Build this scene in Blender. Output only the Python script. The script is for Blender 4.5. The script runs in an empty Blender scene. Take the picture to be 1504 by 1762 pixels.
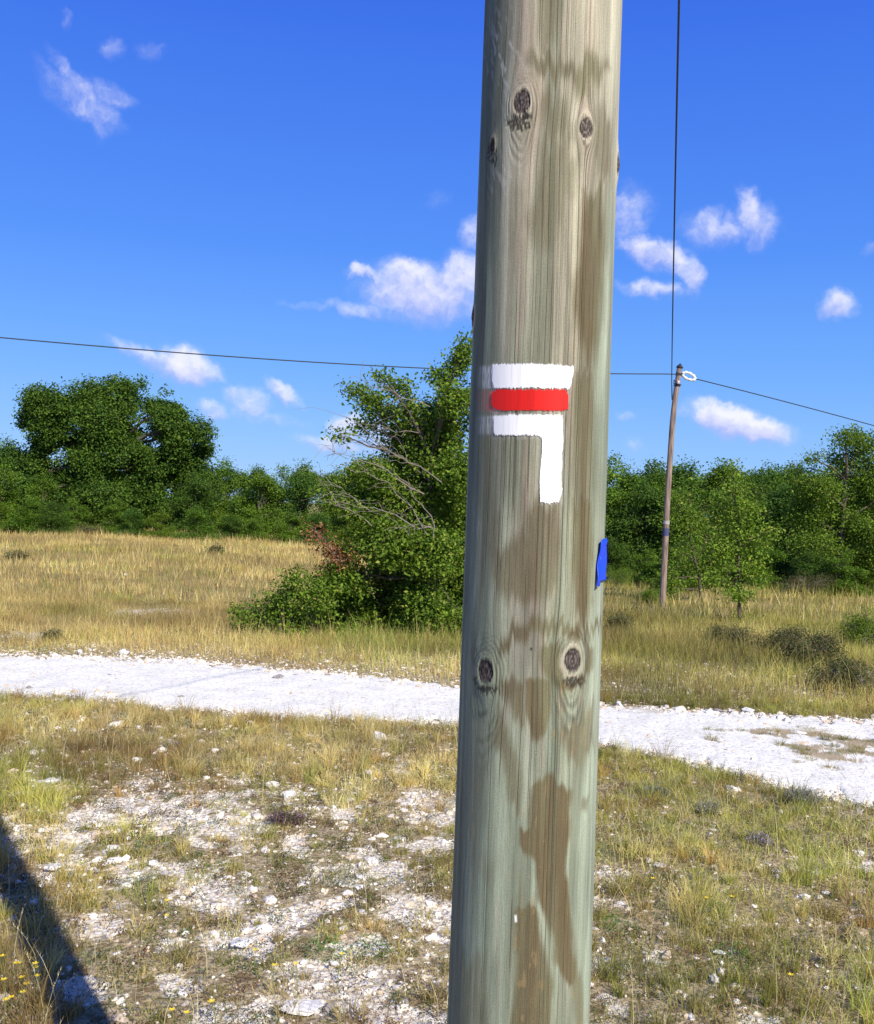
import bpy, math, random
import numpy as np
from mathutils import Matrix, Vector

R = math.radians
SC = bpy.context.scene
COL = SC.collection

# ---------------------------------------------------------------- camera
F_PX, W_PX, H_PX = 1700.0, 1504.0, 1762.0
CAM_Z = 1.7
ROLL, PITCH = R(1.97), R(-0.30)
cam_d = bpy.data.cameras.new("camera")
cam = bpy.data.objects.new("camera", cam_d)
COL.objects.link(cam)
cam_d.sensor_fit = 'VERTICAL'
cam_d.sensor_height = 24.0
cam_d.lens = 24.0 * F_PX / H_PX
cam_d.clip_start, cam_d.clip_end = 0.05, 5000
MROT = Matrix.Rotation(math.pi / 2 + PITCH, 4, 'X') @ Matrix.Rotation(ROLL, 4, 'Z')
cam.matrix_world = Matrix.Translation((0, 0, CAM_Z)) @ MROT
SC.camera = cam
SC.render.resolution_x, SC.render.resolution_y = 874, 1024

# ---------------------------------------------------------------- sun, sky, exposure
SUN_EL, SUN_AZ = R(39), R(180 - 32)          # azimuth clockwise from +Y (view direction)
sun_d = bpy.data.lights.new("sun", 'SUN')
sun_d.energy = 5.0
sun_d.angle = R(0.53)
sun_d.color = (1.0, 0.93, 0.80)
sun = bpy.data.objects.new("sun", sun_d)
COL.objects.link(sun)
SUN_DIR = Vector((math.sin(SUN_AZ) * math.cos(SUN_EL), math.cos(SUN_AZ) * math.cos(SUN_EL), math.sin(SUN_EL)))
sun.rotation_euler = SUN_DIR.to_track_quat('Z', 'Y').to_euler()
sun.location = (3, -4, 8)
SC.view_settings.view_transform = 'Standard'
SC.view_settings.look = 'None'
SC.view_settings.exposure = 0.28
SC.view_settings.gamma = 1.0
try:
    SC.cycles.max_bounces = 6
    SC.cycles.diffuse_bounces = 3
    SC.cycles.transmission_bounces = 4
    SC.cycles.use_denoising = True
except Exception:
    pass


def ray(px, py):
    """direction in the world of a pixel of the 1504 x 1762 photograph"""
    v = MROT.to_3x3() @ Vector(((px - W_PX / 2) / F_PX, (H_PX / 2 - py) / F_PX, -1.0))
    return v.normalized()


MI = np.array(MROT.to_3x3())          # columns: camera axes in the world


def proj(x, y, z):
    """world -> photograph pixels (numpy)"""
    d = np.stack([x, y, z - CAM_Z], -1) @ MI
    w = np.maximum(-d[..., 2], 1e-4)
    return d[..., 0] / w * F_PX + W_PX / 2, H_PX / 2 - d[..., 1] / w * F_PX


world = bpy.data.worlds.new("World")
SC.world = world
world.use_nodes = True


def build_world():
    nt = world.node_tree
    N, L = nt.nodes, nt.links
    N.clear()

    def math_(op, a, b=None, clamp=False):
        n = N.new('ShaderNodeMath'); n.operation = op; n.use_clamp = clamp
        for i, s in enumerate((a, b)):
            if s is None: continue
            if isinstance(s, (int, float)): n.inputs[i].default_value = s
            else: L.new(s, n.inputs[i])
        return n.outputs[0]
    out = N.new('ShaderNodeOutputWorld')
    bg = N.new('ShaderNodeBackground'); bg.inputs[1].default_value = 0.125
    L.new(bg.outputs[0], out.inputs[0])
    sky = N.new('ShaderNodeTexSky'); sky.sky_type = 'NISHITA'; sky.sun_disc = False
    sky.sun_elevation, sky.sun_rotation = SUN_EL, SUN_AZ
    sky.air_density, sky.dust_density, sky.ozone_density = 1.25, 0.15, 3.5
    hs = N.new('ShaderNodeHueSaturation'); hs.inputs['Saturation'].default_value = 1.14
    hs.inputs['Hue'].default_value = 0.5
    L.new(sky.outputs[0], hs.inputs['Color'])
    tint = N.new('ShaderNodeMix'); tint.data_type = 'RGBA'; tint.blend_type = 'MULTIPLY'
    tint.inputs[0].default_value = 1.0
    L.new(hs.outputs[0], tint.inputs[6]); tint.inputs[7].default_value = (0.98, 1.0, 1.3, 1)
    # the camera's deep, saturated rendering of a clear sky, graded by height above the horizon
    geo = N.new('ShaderNodeTexCoord')
    sep0 = N.new('ShaderNodeSeparateXYZ'); L.new(geo.outputs['Generated'], sep0.inputs[0])
    rmp = N.new('ShaderNodeValToRGB'); L.new(sep0.outputs[2], rmp.inputs[0])
    stops = [(0.0, (2.15, 3.95, 6.5)), (.05, (1.6, 3.4, 6.5)), (.13, (1.0, 2.7, 6.4)), (.25, (.52, 1.8, 6.2)), (.46, (.24, 1.0, 5.4)), (1.0, (.12, .45, 2.2))]
    while len(rmp.color_ramp.elements) < len(stops): rmp.color_ramp.elements.new(.5)
    for e, (pos, c) in zip(rmp.color_ramp.elements, stops): e.position = pos; e.color = (*c, 1)
    grd = N.new('ShaderNodeMix'); grd.data_type = 'RGBA'; grd.inputs[0].default_value = .9
    L.new(tint.outputs[2], grd.inputs[6]); L.new(rmp.outputs[0], grd.inputs[7]); tint = grd
    sep = N.new('ShaderNodeSeparateXYZ'); L.new(geo.outputs['Generated'], sep.inputs[0])
    az = math_('ARCTAN2', sep.outputs[0], sep.outputs[1])
    el = math_('ARCSINE', sep.outputs[2])
    comb = N.new('ShaderNodeCombineXYZ'); L.new(az, comb.inputs[0]); L.new(el, comb.inputs[1])
    # wind-drawn distortion
    nz = N.new('ShaderNodeTexNoise'); nz.inputs['Scale'].default_value = 42; nz.inputs['Detail'].default_value = 5
    nz.inputs['Roughness'].default_value = 0.55
    L.new(comb.outputs[0], nz.inputs['Vector'])
    sub = N.new('ShaderNodeVectorMath'); sub.operation = 'SUBTRACT'; L.new(nz.outputs['Color'], sub.inputs[0])
    sub.inputs[1].default_value = (0.5, 0.5, 0.5)
    scl = N.new('ShaderNodeVectorMath'); scl.operation = 'SCALE'; L.new(sub.outputs[0], scl.inputs[0]); scl.inputs['Scale'].default_value = 0.026
    add = N.new('ShaderNodeVectorMath'); add.operation = 'ADD'; L.new(comb.outputs[0], add.inputs[0]); L.new(scl.outputs[0], add.inputs[1])
    base = add.outputs[0]
    blobs = [  # x, y, rx, ry, turn (down to the right), strength : small fair-weather clouds
        (150, 180, 50, 20, 28, .50), (120, 128, 36, 9, 42, .42), (165, 212, 14, 26, -25, .40), (192, 168, 32, 15, 10, .46), (95, 150, 40, 16, 50, .28),
        (192, 82, 16, 16, 0, .32), (258, 88, 24, 12, 0, .22), (114, 33, 7, 12, -15, .26),
        (725, 505, 84, 40, 4, .95), (710, 470, 44, 20, 5, .9), (795, 478, 34, 32, 35, .9), (622, 467, 24, 9, -12, .75), (648, 480, 15, 8, 45, .7),
        (628, 533, 62, 11, 4, .5), (530, 528, 45, 7, -3, .28), (812, 402, 20, 24, 10, .6),
        (1075, 368, 34, 38, 40, .52), (1112, 432, 42, 20, 15, .85), (1155, 440, 40, 18, 25, .8), (1190, 470, 16, 30, -15, .72), (1125, 495, 44, 13, 2, .66),
        (1233, 393, 46, 23, -3, .6), (1290, 362, 16, 30, -22, .75), (1308, 390, 24, 28, -10, .55),
        (1440, 524, 23, 20, 20, .85), (1268, 728, 68, 20, 14, 1.25), (1298, 742, 44, 15, 8, 1.1), (1225, 716, 26, 13, 5, .9),
        (262, 620, 58, 13, 18, .7), (320, 630, 45, 23, 10, 1.0), (360, 640, 25, 10, 20, .6),
        (425, 684, 36, 19, 8, .55), (368, 706, 24, 11, 25, .6), (488, 677, 32, 12, 30, .72), (440, 715, 80, 13, 6, .32), (432, 700, 20, 10, 0, .6),
        (600, 735, 28, 22, 0, .85), (570, 763, 50, 12, 4, .65), (650, 752, 40, 26, 10, .5),
        (1078, 716, 16, 10, 0, .33), (1090, 765, 18, 10, 0, .36), (755, 345, 24, 14, 0, .18), (1500, 425, 14, 10, 0, .3)]
    field = wy = None
    for (px, py, rx, ry, turn, s) in blobs:
        d = ray(px, py)
        a0, e0 = math.atan2(d.x, d.y), math.asin(d.z)
        m = N.new('ShaderNodeMapping'); m.vector_type = 'TEXTURE'
        m.inputs['Location'].default_value = (a0, e0, 0)
        m.inputs['Rotation'].default_value = (0, 0, -R(turn) - ROLL)
        m.inputs['Scale'].default_value = (rx * 1.5 / F_PX, ry * 1.5 / F_PX, 1)
        L.new(base, m.inputs['Vector'])
        ln = N.new('ShaderNodeVectorMath'); ln.operation = 'LENGTH'; L.new(m.outputs[0], ln.inputs[0])
        mr = N.new('ShaderNodeMapRange'); mr.interpolation_type = 'SMOOTHSTEP'
        mr.inputs[1].default_value, mr.inputs[2].default_value = 0.25, 1.25
        mr.inputs[3].default_value, mr.inputs[4].default_value = s, 0.0
        L.new(ln.outputs['Value'], mr.inputs[0])
        sy = N.new('ShaderNodeSeparateXYZ'); L.new(m.outputs[0], sy.inputs[0])
        t = math_('MULTIPLY', sy.outputs[1], mr.outputs[0])
        if field is None: field, wy, tot = mr.outputs[0], t, mr.outputs[0]
        else:
            field = math_('MAXIMUM', field, mr.outputs[0]); wy = math_('ADD', wy, t); tot = math_('ADD', tot, mr.outputs[0])
    # puffy erosion
    nz2 = N.new('ShaderNodeTexNoise'); nz2.inputs['Scale'].default_value = 75; nz2.inputs['Detail'].default_value = 6
    nz2.inputs['Roughness'].default_value = 0.6
    L.new(base, nz2.inputs['Vector'])
    er = math_('MULTIPLY', math_('SUBTRACT', nz2.outputs[0], 0.5), 0.9)
    fe = math_('ADD', field, math_('MULTIPLY', er, math_('MINIMUM', math_('MULTIPLY', field, 2.2), 0.8)))
    al = N.new('ShaderNodeMapRange'); al.interpolation_type = 'SMOOTHSTEP'
    al.inputs[1].default_value, al.inputs[2].default_value = 0.04, 1.15
    al.inputs[3].default_value, al.inputs[4].default_value = 0.0, 0.9
    L.new(fe, al.inputs[0])
    yy = math_('DIVIDE', wy, math_('MAXIMUM', tot, 0.02))
    sh = math_('ADD', math_('MULTIPLY', yy, 0.9), math_('ADD', math_('MULTIPLY', er, 1.2), 0.60), clamp=True)
    cc = N.new('ShaderNodeMix'); cc.data_type = 'RGBA'; L.new(sh, cc.inputs[0])
    cc.inputs[6].default_value = (3.0, 3.4, 6.3, 1)
    cc.inputs[7].default_value = (6.6, 6.5, 7.0, 1)
    mx = N.new('ShaderNodeMix'); mx.data_type = 'RGBA'
    L.new(al.outputs[0], mx.inputs[0]); L.new(tint.outputs[2], mx.inputs[6]); L.new(cc.outputs[2], mx.inputs[7])
    L.new(mx.outputs[2], bg.inputs[0])


build_world()

# ---------------------------------------------------------------- numpy helpers
def _hash(ix, iy, seed):
    h = (ix.astype(np.int64) * 374761393 + iy.astype(np.int64) * 668265263 + seed * 1442695041) & 0xFFFFFFFF
    h = ((h ^ (h >> 13)) * 1274126177) & 0xFFFFFFFF
    return ((h ^ (h >> 16)) & 0xFFFFFF) / float(0xFFFFFF)


def vnoise(x, y, seed=0):
    x = np.asarray(x, float); y = np.asarray(y, float)
    ix, iy = np.floor(x), np.floor(y)
    fx, fy = x - ix, y - iy
    fx, fy = fx * fx * (3 - 2 * fx), fy * fy * (3 - 2 * fy)
    a, b = _hash(ix, iy, seed), _hash(ix + 1, iy, seed)
    c, d = _hash(ix, iy + 1, seed), _hash(ix + 1, iy + 1, seed)
    return (a * (1 - fx) + b * fx) * (1 - fy) + (c * (1 - fx) + d * fx) * fy


def fbm(x, y, seed=0, o=4, g=0.5):
    s = a = 0.0; k = 1.0
    for i in range(o):
        s = s + k * vnoise(x * 2 ** i + 17.3 * i, y * 2 ** i - 9.1 * i, seed + i); a += k; k *= g
    return s / a


def sstep(a, b, x):
    t = np.clip((x - a) / (b - a), 0, 1)
    return t * t * (3 - 2 * t)


def lerp(a, b, t):
    t = np.asarray(t)[..., None]
    return np.asarray(a) * (1 - t) + np.asarray(b) * t


def mesh_np(name, V, faces, col=None, attrs=None, smooth=False, mats=()):
    """faces: list of int arrays (m, k)"""
    me = bpy.data.meshes.new(name)
    V = np.ascontiguousarray(V, dtype=np.float32)
    me.vertices.add(len(V)); me.vertices.foreach_set('co', V.ravel())
    nl = sum(f.size for f in faces); nf = sum(len(f) for f in faces)
    me.loops.add(nl); me.polygons.add(nf)
    me.loops.foreach_set('vertex_index', np.concatenate([f.ravel() for f in faces]).astype(np.int32))
    ls = []; o = 0
    for f in faces:
        k = f.shape[1]; ls.append(o + np.arange(len(f)) * k); o += f.size
    me.polygons.foreach_set('loop_start', np.concatenate(ls).astype(np.int32))
    me.polygons.foreach_set('use_smooth', np.full(nf, smooth, dtype=bool))
    if col is not None:
        c = np.ones((len(V), 4), np.float32); c[:, :3] = col
        a = me.attributes.new('Col', 'FLOAT_COLOR', 'POINT'); a.data.foreach_set('color', c.ravel())
    for k, v in (attrs or {}).items():
        v = np.asarray(v, np.float32)
        if v.ndim == 1:
            a = me.attributes.new(k, 'FLOAT', 'POINT'); a.data.foreach_set('value', v)
        else:
            a = me.attributes.new(k, 'FLOAT_VECTOR', 'POINT'); a.data.foreach_set('vector', v.ravel())
    me.update(calc_edges=True)
    for m in mats: me.materials.append(m)
    return me


def link(name, me, parent=None, loc=None):
    o = bpy.data.objects.new(name, me)
    COL.objects.link(o)
    if parent is not None: o.parent = parent
    if loc is not None: o.location = loc
    return o


def tag(o, label, cat, group=None):
    o['label'] = label; o['category'] = cat
    if group: o['group'] = group
    return o


def thing(name, loc, label, cat, group=None, rotz=0.0):
    o = link(name, None, loc=loc); o.rotation_euler = (0, 0, rotz)
    o.empty_display_size = 0.3
    return tag(o, label, cat, group)


def grid_faces(nr, nc, wrap=False):
    i = np.arange(nr - 1)[:, None]; j = np.arange(nc if wrap else nc - 1)[None, :]
    a = i * nc + j; b = i * nc + (j + 1) % nc
    return np.stack([a, b, b + nc, a + nc], -1).reshape(-1, 4)


def tubes(paths, sides=6):
    """paths: list of (points Nx3, radii N) -> V, F"""
    Vs, Fs, o = [], [], 0
    ang = np.arange(sides) * 2 * math.pi / sides
    for P, r in paths:
        P = np.asarray(P, float); r = np.broadcast_to(np.asarray(r, float), (len(P),))
        T = np.gradient(P, axis=0); T /= np.linalg.norm(T, axis=1)[:, None] + 1e-9
        ref = np.where(np.abs(T[:, 2:3]) > .9, [[1., 0, 0]], [[0, 0, 1.]])
        A = np.cross(T, ref); A /= np.linalg.norm(A, axis=1)[:, None] + 1e-9
        B = np.cross(T, A)
        ring = P[:, None] + r[:, None, None] * (np.cos(ang)[None, :, None] * A[:, None] + np.sin(ang)[None, :, None] * B[:, None])
        Vs.append(ring.reshape(-1, 3)); Fs.append(grid_faces(len(P), sides, True) + o); o += ring.shape[0] * sides
    return np.concatenate(Vs), np.concatenate(Fs)


# ---------------------------------------------------------------- materials
def mat_new(name):
    m = bpy.data.materials.new(name); m.use_nodes = True
    nt = m.node_tree; nt.nodes.clear()
    return m, nt.nodes, nt.links


def mat_simple(name, color, rough=0.7, metallic=0.0, bump=0.0, scale=40, var=0.25, spec=0.5):
    m, N, L = mat_new(name)
    out = N.new('ShaderNodeOutputMaterial'); p = N.new('ShaderNodeBsdfPrincipled')
    L.new(p.outputs[0], out.inputs[0])
    p.inputs['Roughness'].default_value = rough; p.inputs['Metallic'].default_value = metallic
    p.inputs['Specular IOR Level'].default_value = spec
    tc = N.new('ShaderNodeTexCoord'); nz = N.new('ShaderNodeTexNoise')
    nz.inputs['Scale'].default_value = scale; nz.inputs['Detail'].default_value = 6
    L.new(tc.outputs['Object'], nz.inputs['Vector'])
    r = N.new('ShaderNodeMapRange'); r.inputs[3].default_value = 1 - var; r.inputs[4].default_value = 1 + var
    L.new(nz.outputs[0], r.inputs[0])
    mx = N.new('ShaderNodeVectorMath'); mx.operation = 'SCALE'; mx.inputs[0].default_value = color[:3]
    L.new(r.outputs[0], mx.inputs['Scale']); L.new(mx.outputs[0], p.inputs['Base Color'])
    if bump:
        b = N.new('ShaderNodeBump'); b.inputs['Strength'].default_value = bump; b.inputs['Distance'].default_value = 0.01
        L.new(nz.outputs[0], b.inputs['Height']); L.new(b.outputs[0], p.inputs['Normal'])
    return m


def mat_leaf(name, trans=0.35, rough=0.6, spec=0.2, tboost=(1.25, 1.3, 0.6)):
    m, N, L = mat_new(name)
    out = N.new('ShaderNodeOutputMaterial'); p = N.new('ShaderNodeBsdfPrincipled')
    t = N.new('ShaderNodeBsdfTranslucent'); mix = N.new('ShaderNodeMixShader'); mix.inputs[0].default_value = trans
    a = N.new('ShaderNodeAttribute'); a.attribute_name = 'Col'
    L.new(a.outputs['Color'], p.inputs['Base Color'])
    v = N.new('ShaderNodeVectorMath'); v.operation = 'MULTIPLY'; v.inputs[1].default_value = tboost
    L.new(a.outputs['Color'], v.inputs[0]); L.new(v.outputs[0], t.inputs['Color'])
    p.inputs['Roughness'].default_value = rough; p.inputs['Specular IOR Level'].default_value = spec
    L.new(p.outputs[0], mix.inputs[1]); L.new(t.outputs[0], mix.inputs[2]); L.new(mix.outputs[0], out.inputs[0])
    return m


M_LEAF = mat_leaf('oak_leaf')
M_GRASS = mat_leaf('grass_blade', trans=0.3, rough=0.6, spec=0.25, tboost=(1.2, 1.15, .7))
M_BARK = mat_simple('bark', (0.115, 0.095, 0.07), .9, bump=.8, scale=14, var=.4, spec=.2)
M_TWIG = mat_simple('grey_twig', (0.24, 0.21, 0.17), .9, bump=.4, scale=20, var=.3, spec=.2)
M_PETAL = mat_simple('yellow_petal', (0.85, 0.62, 0.02), .6, var=.12)
M_PURPLE = mat_leaf('thyme_leaf', trans=.2)
M_STEM = mat_simple('green_stem', (0.16, 0.22, 0.06), .7)
M_WIRE = mat_simple('black_cable', (0.02, 0.022, 0.028), .6, var=.1)
M_METAL = mat_simple('dark_metal', (0.035, 0.035, 0.04), .5, metallic=.3, var=.2)
M_WHITEI = mat_simple('white_insulator', (0.8, 0.8, 0.78), .35, var=.06, scale=60)


def mat_stone():
    m, N, L = mat_new('limestone')
    out = N.new('ShaderNodeOutputMaterial'); p = N.new('ShaderNodeBsdfPrincipled')
    L.new(p.outputs[0], out.inputs[0]); p.inputs['Roughness'].default_value = .9; p.inputs['Specular IOR Level'].default_value = .2
    a = N.new('ShaderNodeAttribute'); a.attribute_name = 'Col'
    tc = N.new('ShaderNodeTexCoord'); nz = N.new('ShaderNodeTexNoise'); nz.inputs['Scale'].default_value = 55; nz.inputs['Detail'].default_value = 7
    L.new(tc.outputs['Object'], nz.inputs['Vector'])
    r = N.new('ShaderNodeMapRange'); r.inputs[1].default_value = .3; r.inputs[2].default_value = .62; r.inputs[3].default_value = .72; r.inputs[4].default_value = 1.06
    L.new(nz.outputs[0], r.inputs[0])
    mx = N.new('ShaderNodeVectorMath'); mx.operation = 'SCALE'; L.new(a.outputs['Color'], mx.inputs[0]); L.new(r.outputs[0], mx.inputs['Scale'])
    L.new(mx.outputs[0], p.inputs['Base Color'])
    b = N.new('ShaderNodeBump'); b.inputs['Strength'].default_value = .7; b.inputs['Distance'].default_value = .006
    L.new(nz.outputs[0], b.inputs['Height']); L.new(b.outputs[0], p.inputs['Normal'])
    return m


M_STONE = mat_stone()

# ---------------------------------------------------------------- terrain
def height(x, y):
    h = -0.6 * sstep(8, 27, y)
    h = h + 0.05 * (fbm(x / 1.7, y / 1.7, 3, 4) - .5) * sstep(2.0, 4.0, np.hypot(x, y))
    h = h + 0.35 * (fbm(x / 22, y / 22, 8, 3) - .5) * sstep(14, 40, np.hypot(x, y))
    return h


def ground_at(px, py):
    d = ray(px, py)
    t = 1.0; o = Vector((0, 0, CAM_Z))
    lo = None
    while t < 400:
        p = o + d * t
        if p.z < float(height(np.array(p.x), np.array(p.y))):
            lo = t; break
        t *= 1.02
    if lo is None: lo = 300
    a, b = lo / 1.02, lo
    for _ in range(25):
        c = (a + b) / 2; p = o + d * c
        if p.z < float(height(np.array(p.x), np.array(p.y))): b = c
        else: a = c
    p = o + d * b
    return Vector((p.x, p.y, float(height(np.array(p.x), np.array(p.y)))))


def at_depth(px, py, depth):
    d = ray(px, py)
    return Vector((0, 0, CAM_Z)) + d * (depth / d.y)


FAR_X = [-900, 0, 200, 330, 450, 600, 780, 1040, 1150, 1250, 1330, 1504, 2400]
FAR_Y = [1090, 1128, 1133, 1136, 1150, 1160, 1183, 1212, 1219, 1223, 1231, 1240, 1290]
NEAR_X = [-900, 0, 100, 250, 400, 600, 780, 1035, 1150, 1280, 1350, 1504, 2400]
NEAR_Y = [1165, 1195, 1197, 1214, 1228, 1238, 1243, 1282, 1304, 1332, 1362, 1388, 1520]


def path_mask(px, py, soft=6):
    """1 inside the track, in ground positions seen as photograph pixels"""
    f = np.interp(px, FAR_X, FAR_Y); n = np.interp(px, NEAR_X, NEAR_Y)
    return sstep(-soft, soft, py - f) * sstep(-soft, soft, n - py)


BL = [(85, 1349, 38, 10), (238, 1348, 28, 7), (400, 1362, 34, 14), (467, 1354, 18, 11), (498, 1371, 26, 12), (155, 1408, 60, 22), (233, 1416, 34, 11),
      (332, 1411, 48, 27), (119, 1445, 50, 22), (327, 1440, 28, 28), (389, 1421, 18, 13), (524, 1453, 32, 14), (119, 1492, 50, 18), (264, 1486, 17, 15),
      (358, 1530, 55, 17), (384, 1551, 38, 16), (596, 1551, 50, 18), (519, 1569, 55, 14), (685, 1505, 50, 18), (726, 1577, 66, 28), (736, 1453, 45, 22),
      (726, 1380, 40, 20), (389, 1613, 40, 25), (441, 1624, 28, 28), (280, 1619, 34, 12), (534, 1730, 60, 20), (441, 1735, 30, 12), (534, 1676, 30, 12),
      (747, 1613, 34, 18), (446, 1681, 18, 12), (757, 1697, 20, 12), (135, 1696, 60, 18), (31, 1422, 25, 12), (420, 1330, 30, 8), (610, 1400, 30, 10),
      (640, 1480, 40, 12), (300, 1690, 40, 14), (620, 1620, 45, 14), (200, 1560, 30, 12), (90, 1790, 60, 25), (560, 1500, 40, 10),
      (1044, 1655, 34, 16), (1137, 1649, 42, 11), (1041, 1560, 35, 13), (1034, 1505, 25, 11), (1034, 1724, 22, 28), (1229, 1686, 14, 9),
      (1236, 1638, 17, 9), (1290, 1744, 36, 13), (1471, 1580, 30, 9), (1331, 1490, 24, 6), (1393, 1496, 24, 6), (1485, 1478, 36, 7), (1304, 1445, 20, 7),
      (650, 1270, 22, 4), (700, 1330, 26, 8), (930, 1500, 60, 30), (900, 1650, 70, 40), (850, 1400, 40, 20)]


def stony(x, y, px, py):
    """0..1: bare rubble showing through the turf"""
    dx = (fbm(x * 6, y * 6, 21, 5, .65) - .5) * 150; dy = (fbm(x * 6, y * 6, 31, 5, .65) - .5) * 62
    qx, qy = px + dx, py + dy
    s = np.zeros_like(px)
    for (a, b, c, d) in BL:
        r = ((qx - a) / c) ** 2 + ((qy - b) / d) ** 2
        s = np.maximum(s, sstep(1.5, .35, r))
    n = fbm(x * 3.1, y * 3.1, 41, 4)
    left = sstep(1310, 1400, py) * sstep(860, 760, px)
    right = sstep(1560, 1700, py) * sstep(760, 860, px)
    s = np.maximum(s, left * sstep(.43, .66, n) * .75)
    s = s * (.55 + .45 * sstep(.34, .5, fbm(x * 17, y * 17, 47, 2)))
    s = np.maximum(s, right * sstep(.56, .70, n) * .6)
    # worn verge of the track, and a bare pale scrape out in the meadow
    s = np.maximum(s, path_mask(px, py, 14) * .9)
    r = ((px + dx * .5 - 265) / 95) ** 2 + ((py + dy * .2 - 1056) / 10) ** 2
    s = np.maximum(s, sstep(1.3, .3, r) * .8)
    r = ((px + dx * .5 - 60) / 70) ** 2 + ((py + dy * .2 - 1092) / 8) ** 2
    s = np.maximum(s, sstep(1.3, .3, r) * .6)
    return np.clip(s, 0, 1)


def axis(lo_f, hi_f, step, lo, hi, grow=1.12):
    mid = np.arange(lo_f, hi_f, step)
    up = []; s = step; v = mid[-1]
    while v < hi: s *= grow; v += s; up.append(v)
    dn = []; s = step; v = mid[0]
    while v > lo: s *= grow; v -= s; dn.append(v)
    return np.concatenate([dn[::-1], mid, up])


def build_ground():
    X = axis(-5.5, 5.5, 0.032, -1500, 1500, 1.09); Y = axis(2.3, 12, 0.032, -400, 2500, 1.06)
    x, y = np.meshgrid(X, Y)
    x = x.ravel(); y = y.ravel()
    z = height(x, y)
    yc = np.maximum(y, .5)
    px, py = proj(x, yc, z)
    s = stony(x, y, px, py) * (y > 1)
    s = np.where((y < 2.2), sstep(.5, .7, fbm(x * 3, y * 3, 5, 3)), s)
    z = z + 0.012 * (fbm(x * 11, y * 11, 51, 3) - .5) * (y < 14) - s * .012 * (y < 20)
    # track lies slightly sunken
    z = z - .02 * path_mask(px, py, 20) * (y > 2)
    V = np.stack([x, y, z], -1)
    me = mesh_np('ground', V, [grid_faces(len(Y), len(X))], attrs={'stony': s}, smooth=True)
    m, N, L = mat_new('turf_and_rubble')
    out = N.new('ShaderNodeOutputMaterial'); p = N.new('ShaderNodeBsdfPrincipled'); L.new(p.outputs[0], out.inputs[0])
    p.inputs['Roughness'].default_value = .95; p.inputs['Specular IOR Level'].default_value = .1
    tc = N.new('ShaderNodeTexCoord')

    def noise(scale, det=6, rough=.6):
        n = N.new('ShaderNodeTexNoise'); n.inputs['Scale'].default_value = scale; n.inputs['Detail'].default_value = det
        n.inputs['Roughness'].default_value = rough; L.new(tc.outputs['Object'], n.inputs['Vector']); return n.outputs[0]

    def ramp(v, stops):
        r = N.new('ShaderNodeValToRGB'); L.new(v, r.inputs[0])
        while len(r.color_ramp.elements) < len(stops): r.color_ramp.elements.new(.5)
        for e, (pos, c) in zip(r.color_ramp.elements, stops): e.position = pos; e.color = (*c, 1)
        return r.outputs[0]
    soil = ramp(noise(9, 9, .7), [(.3, (.10, .07, .036)), (.42, (.24, .175, .095)), (.52, (.48, .39, .25)), (.58, (.24, .20, .09)), (.7, (.17, .165, .055))])
    far = ramp(noise(.35, 8, .6), [(.35, (.30, .22, .09)), (.5, (.38, .29, .12)), (.65, (.26, .25, .09))])
    sep = N.new('ShaderNodeSeparateXYZ'); L.new(tc.outputs['Object'], sep.inputs[0])
    fr = N.new('ShaderNodeMapRange'); fr.inputs[1].default_value = 9; fr.inputs[2].default_value = 20; L.new(sep.outputs[1], fr.inputs[0])
    mf = N.new('ShaderNodeMix'); mf.data_type = 'RGBA'; L.new(fr.outputs[0], mf.inputs[0]); L.new(soil, mf.inputs[6]); L.new(far, mf.inputs[7])
    vor = N.new('ShaderNodeTexVoronoi'); vor.inputs['Scale'].default_value = 38; L.new(tc.outputs['Object'], vor.inputs['Vector'])
    st = ramp(vor.outputs['Distance'], [(.0, (.84, .79, .69)), (.5, (.76, .69, .57)), (.85, (.46, .37, .25))])
    at = N.new('ShaderNodeAttribute'); at.attribute_name = 'stony'
    ad = N.new('ShaderNodeMath'); ad.operation = 'MULTIPLY_ADD'; L.new(noise(30, 5), ad.inputs[0]); ad.inputs[1].default_value = .7; L.new(at.outputs['Fac'], ad.inputs[2])
    mr = N.new('ShaderNodeMapRange'); mr.inputs[1].default_value = .66; mr.inputs[2].default_value = .86; L.new(ad.outputs[0], mr.inputs[0])
    mx = N.new('ShaderNodeMix'); mx.data_type = 'RGBA'; L.new(mr.outputs[0], mx.inputs[0]); L.new(mf.outputs[2], mx.inputs[6]); L.new(st, mx.inputs[7])
    L.new(mx.outputs[2], p.inputs['Base Color'])
    b = N.new('ShaderNodeBump'); b.inputs['Strength'].default_value = .8; b.inputs['Distance'].default_value = .012
    L.new(vor.outputs['Distance'], b.inputs['Height']); b.invert = True
    b2 = N.new('ShaderNodeBump'); b2.inputs['Strength'].default_value = .7; b2.inputs['Distance'].default_value = .02
    L.new(noise(60, 6), b2.inputs['Height']); L.new(b.outputs[0], b2.inputs['Normal']); L.new(b2.outputs[0], p.inputs['Normal'])
    me.materials.append(m)
    g = link('ground', me); g['kind'] = 'structure'


build_ground()


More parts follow.
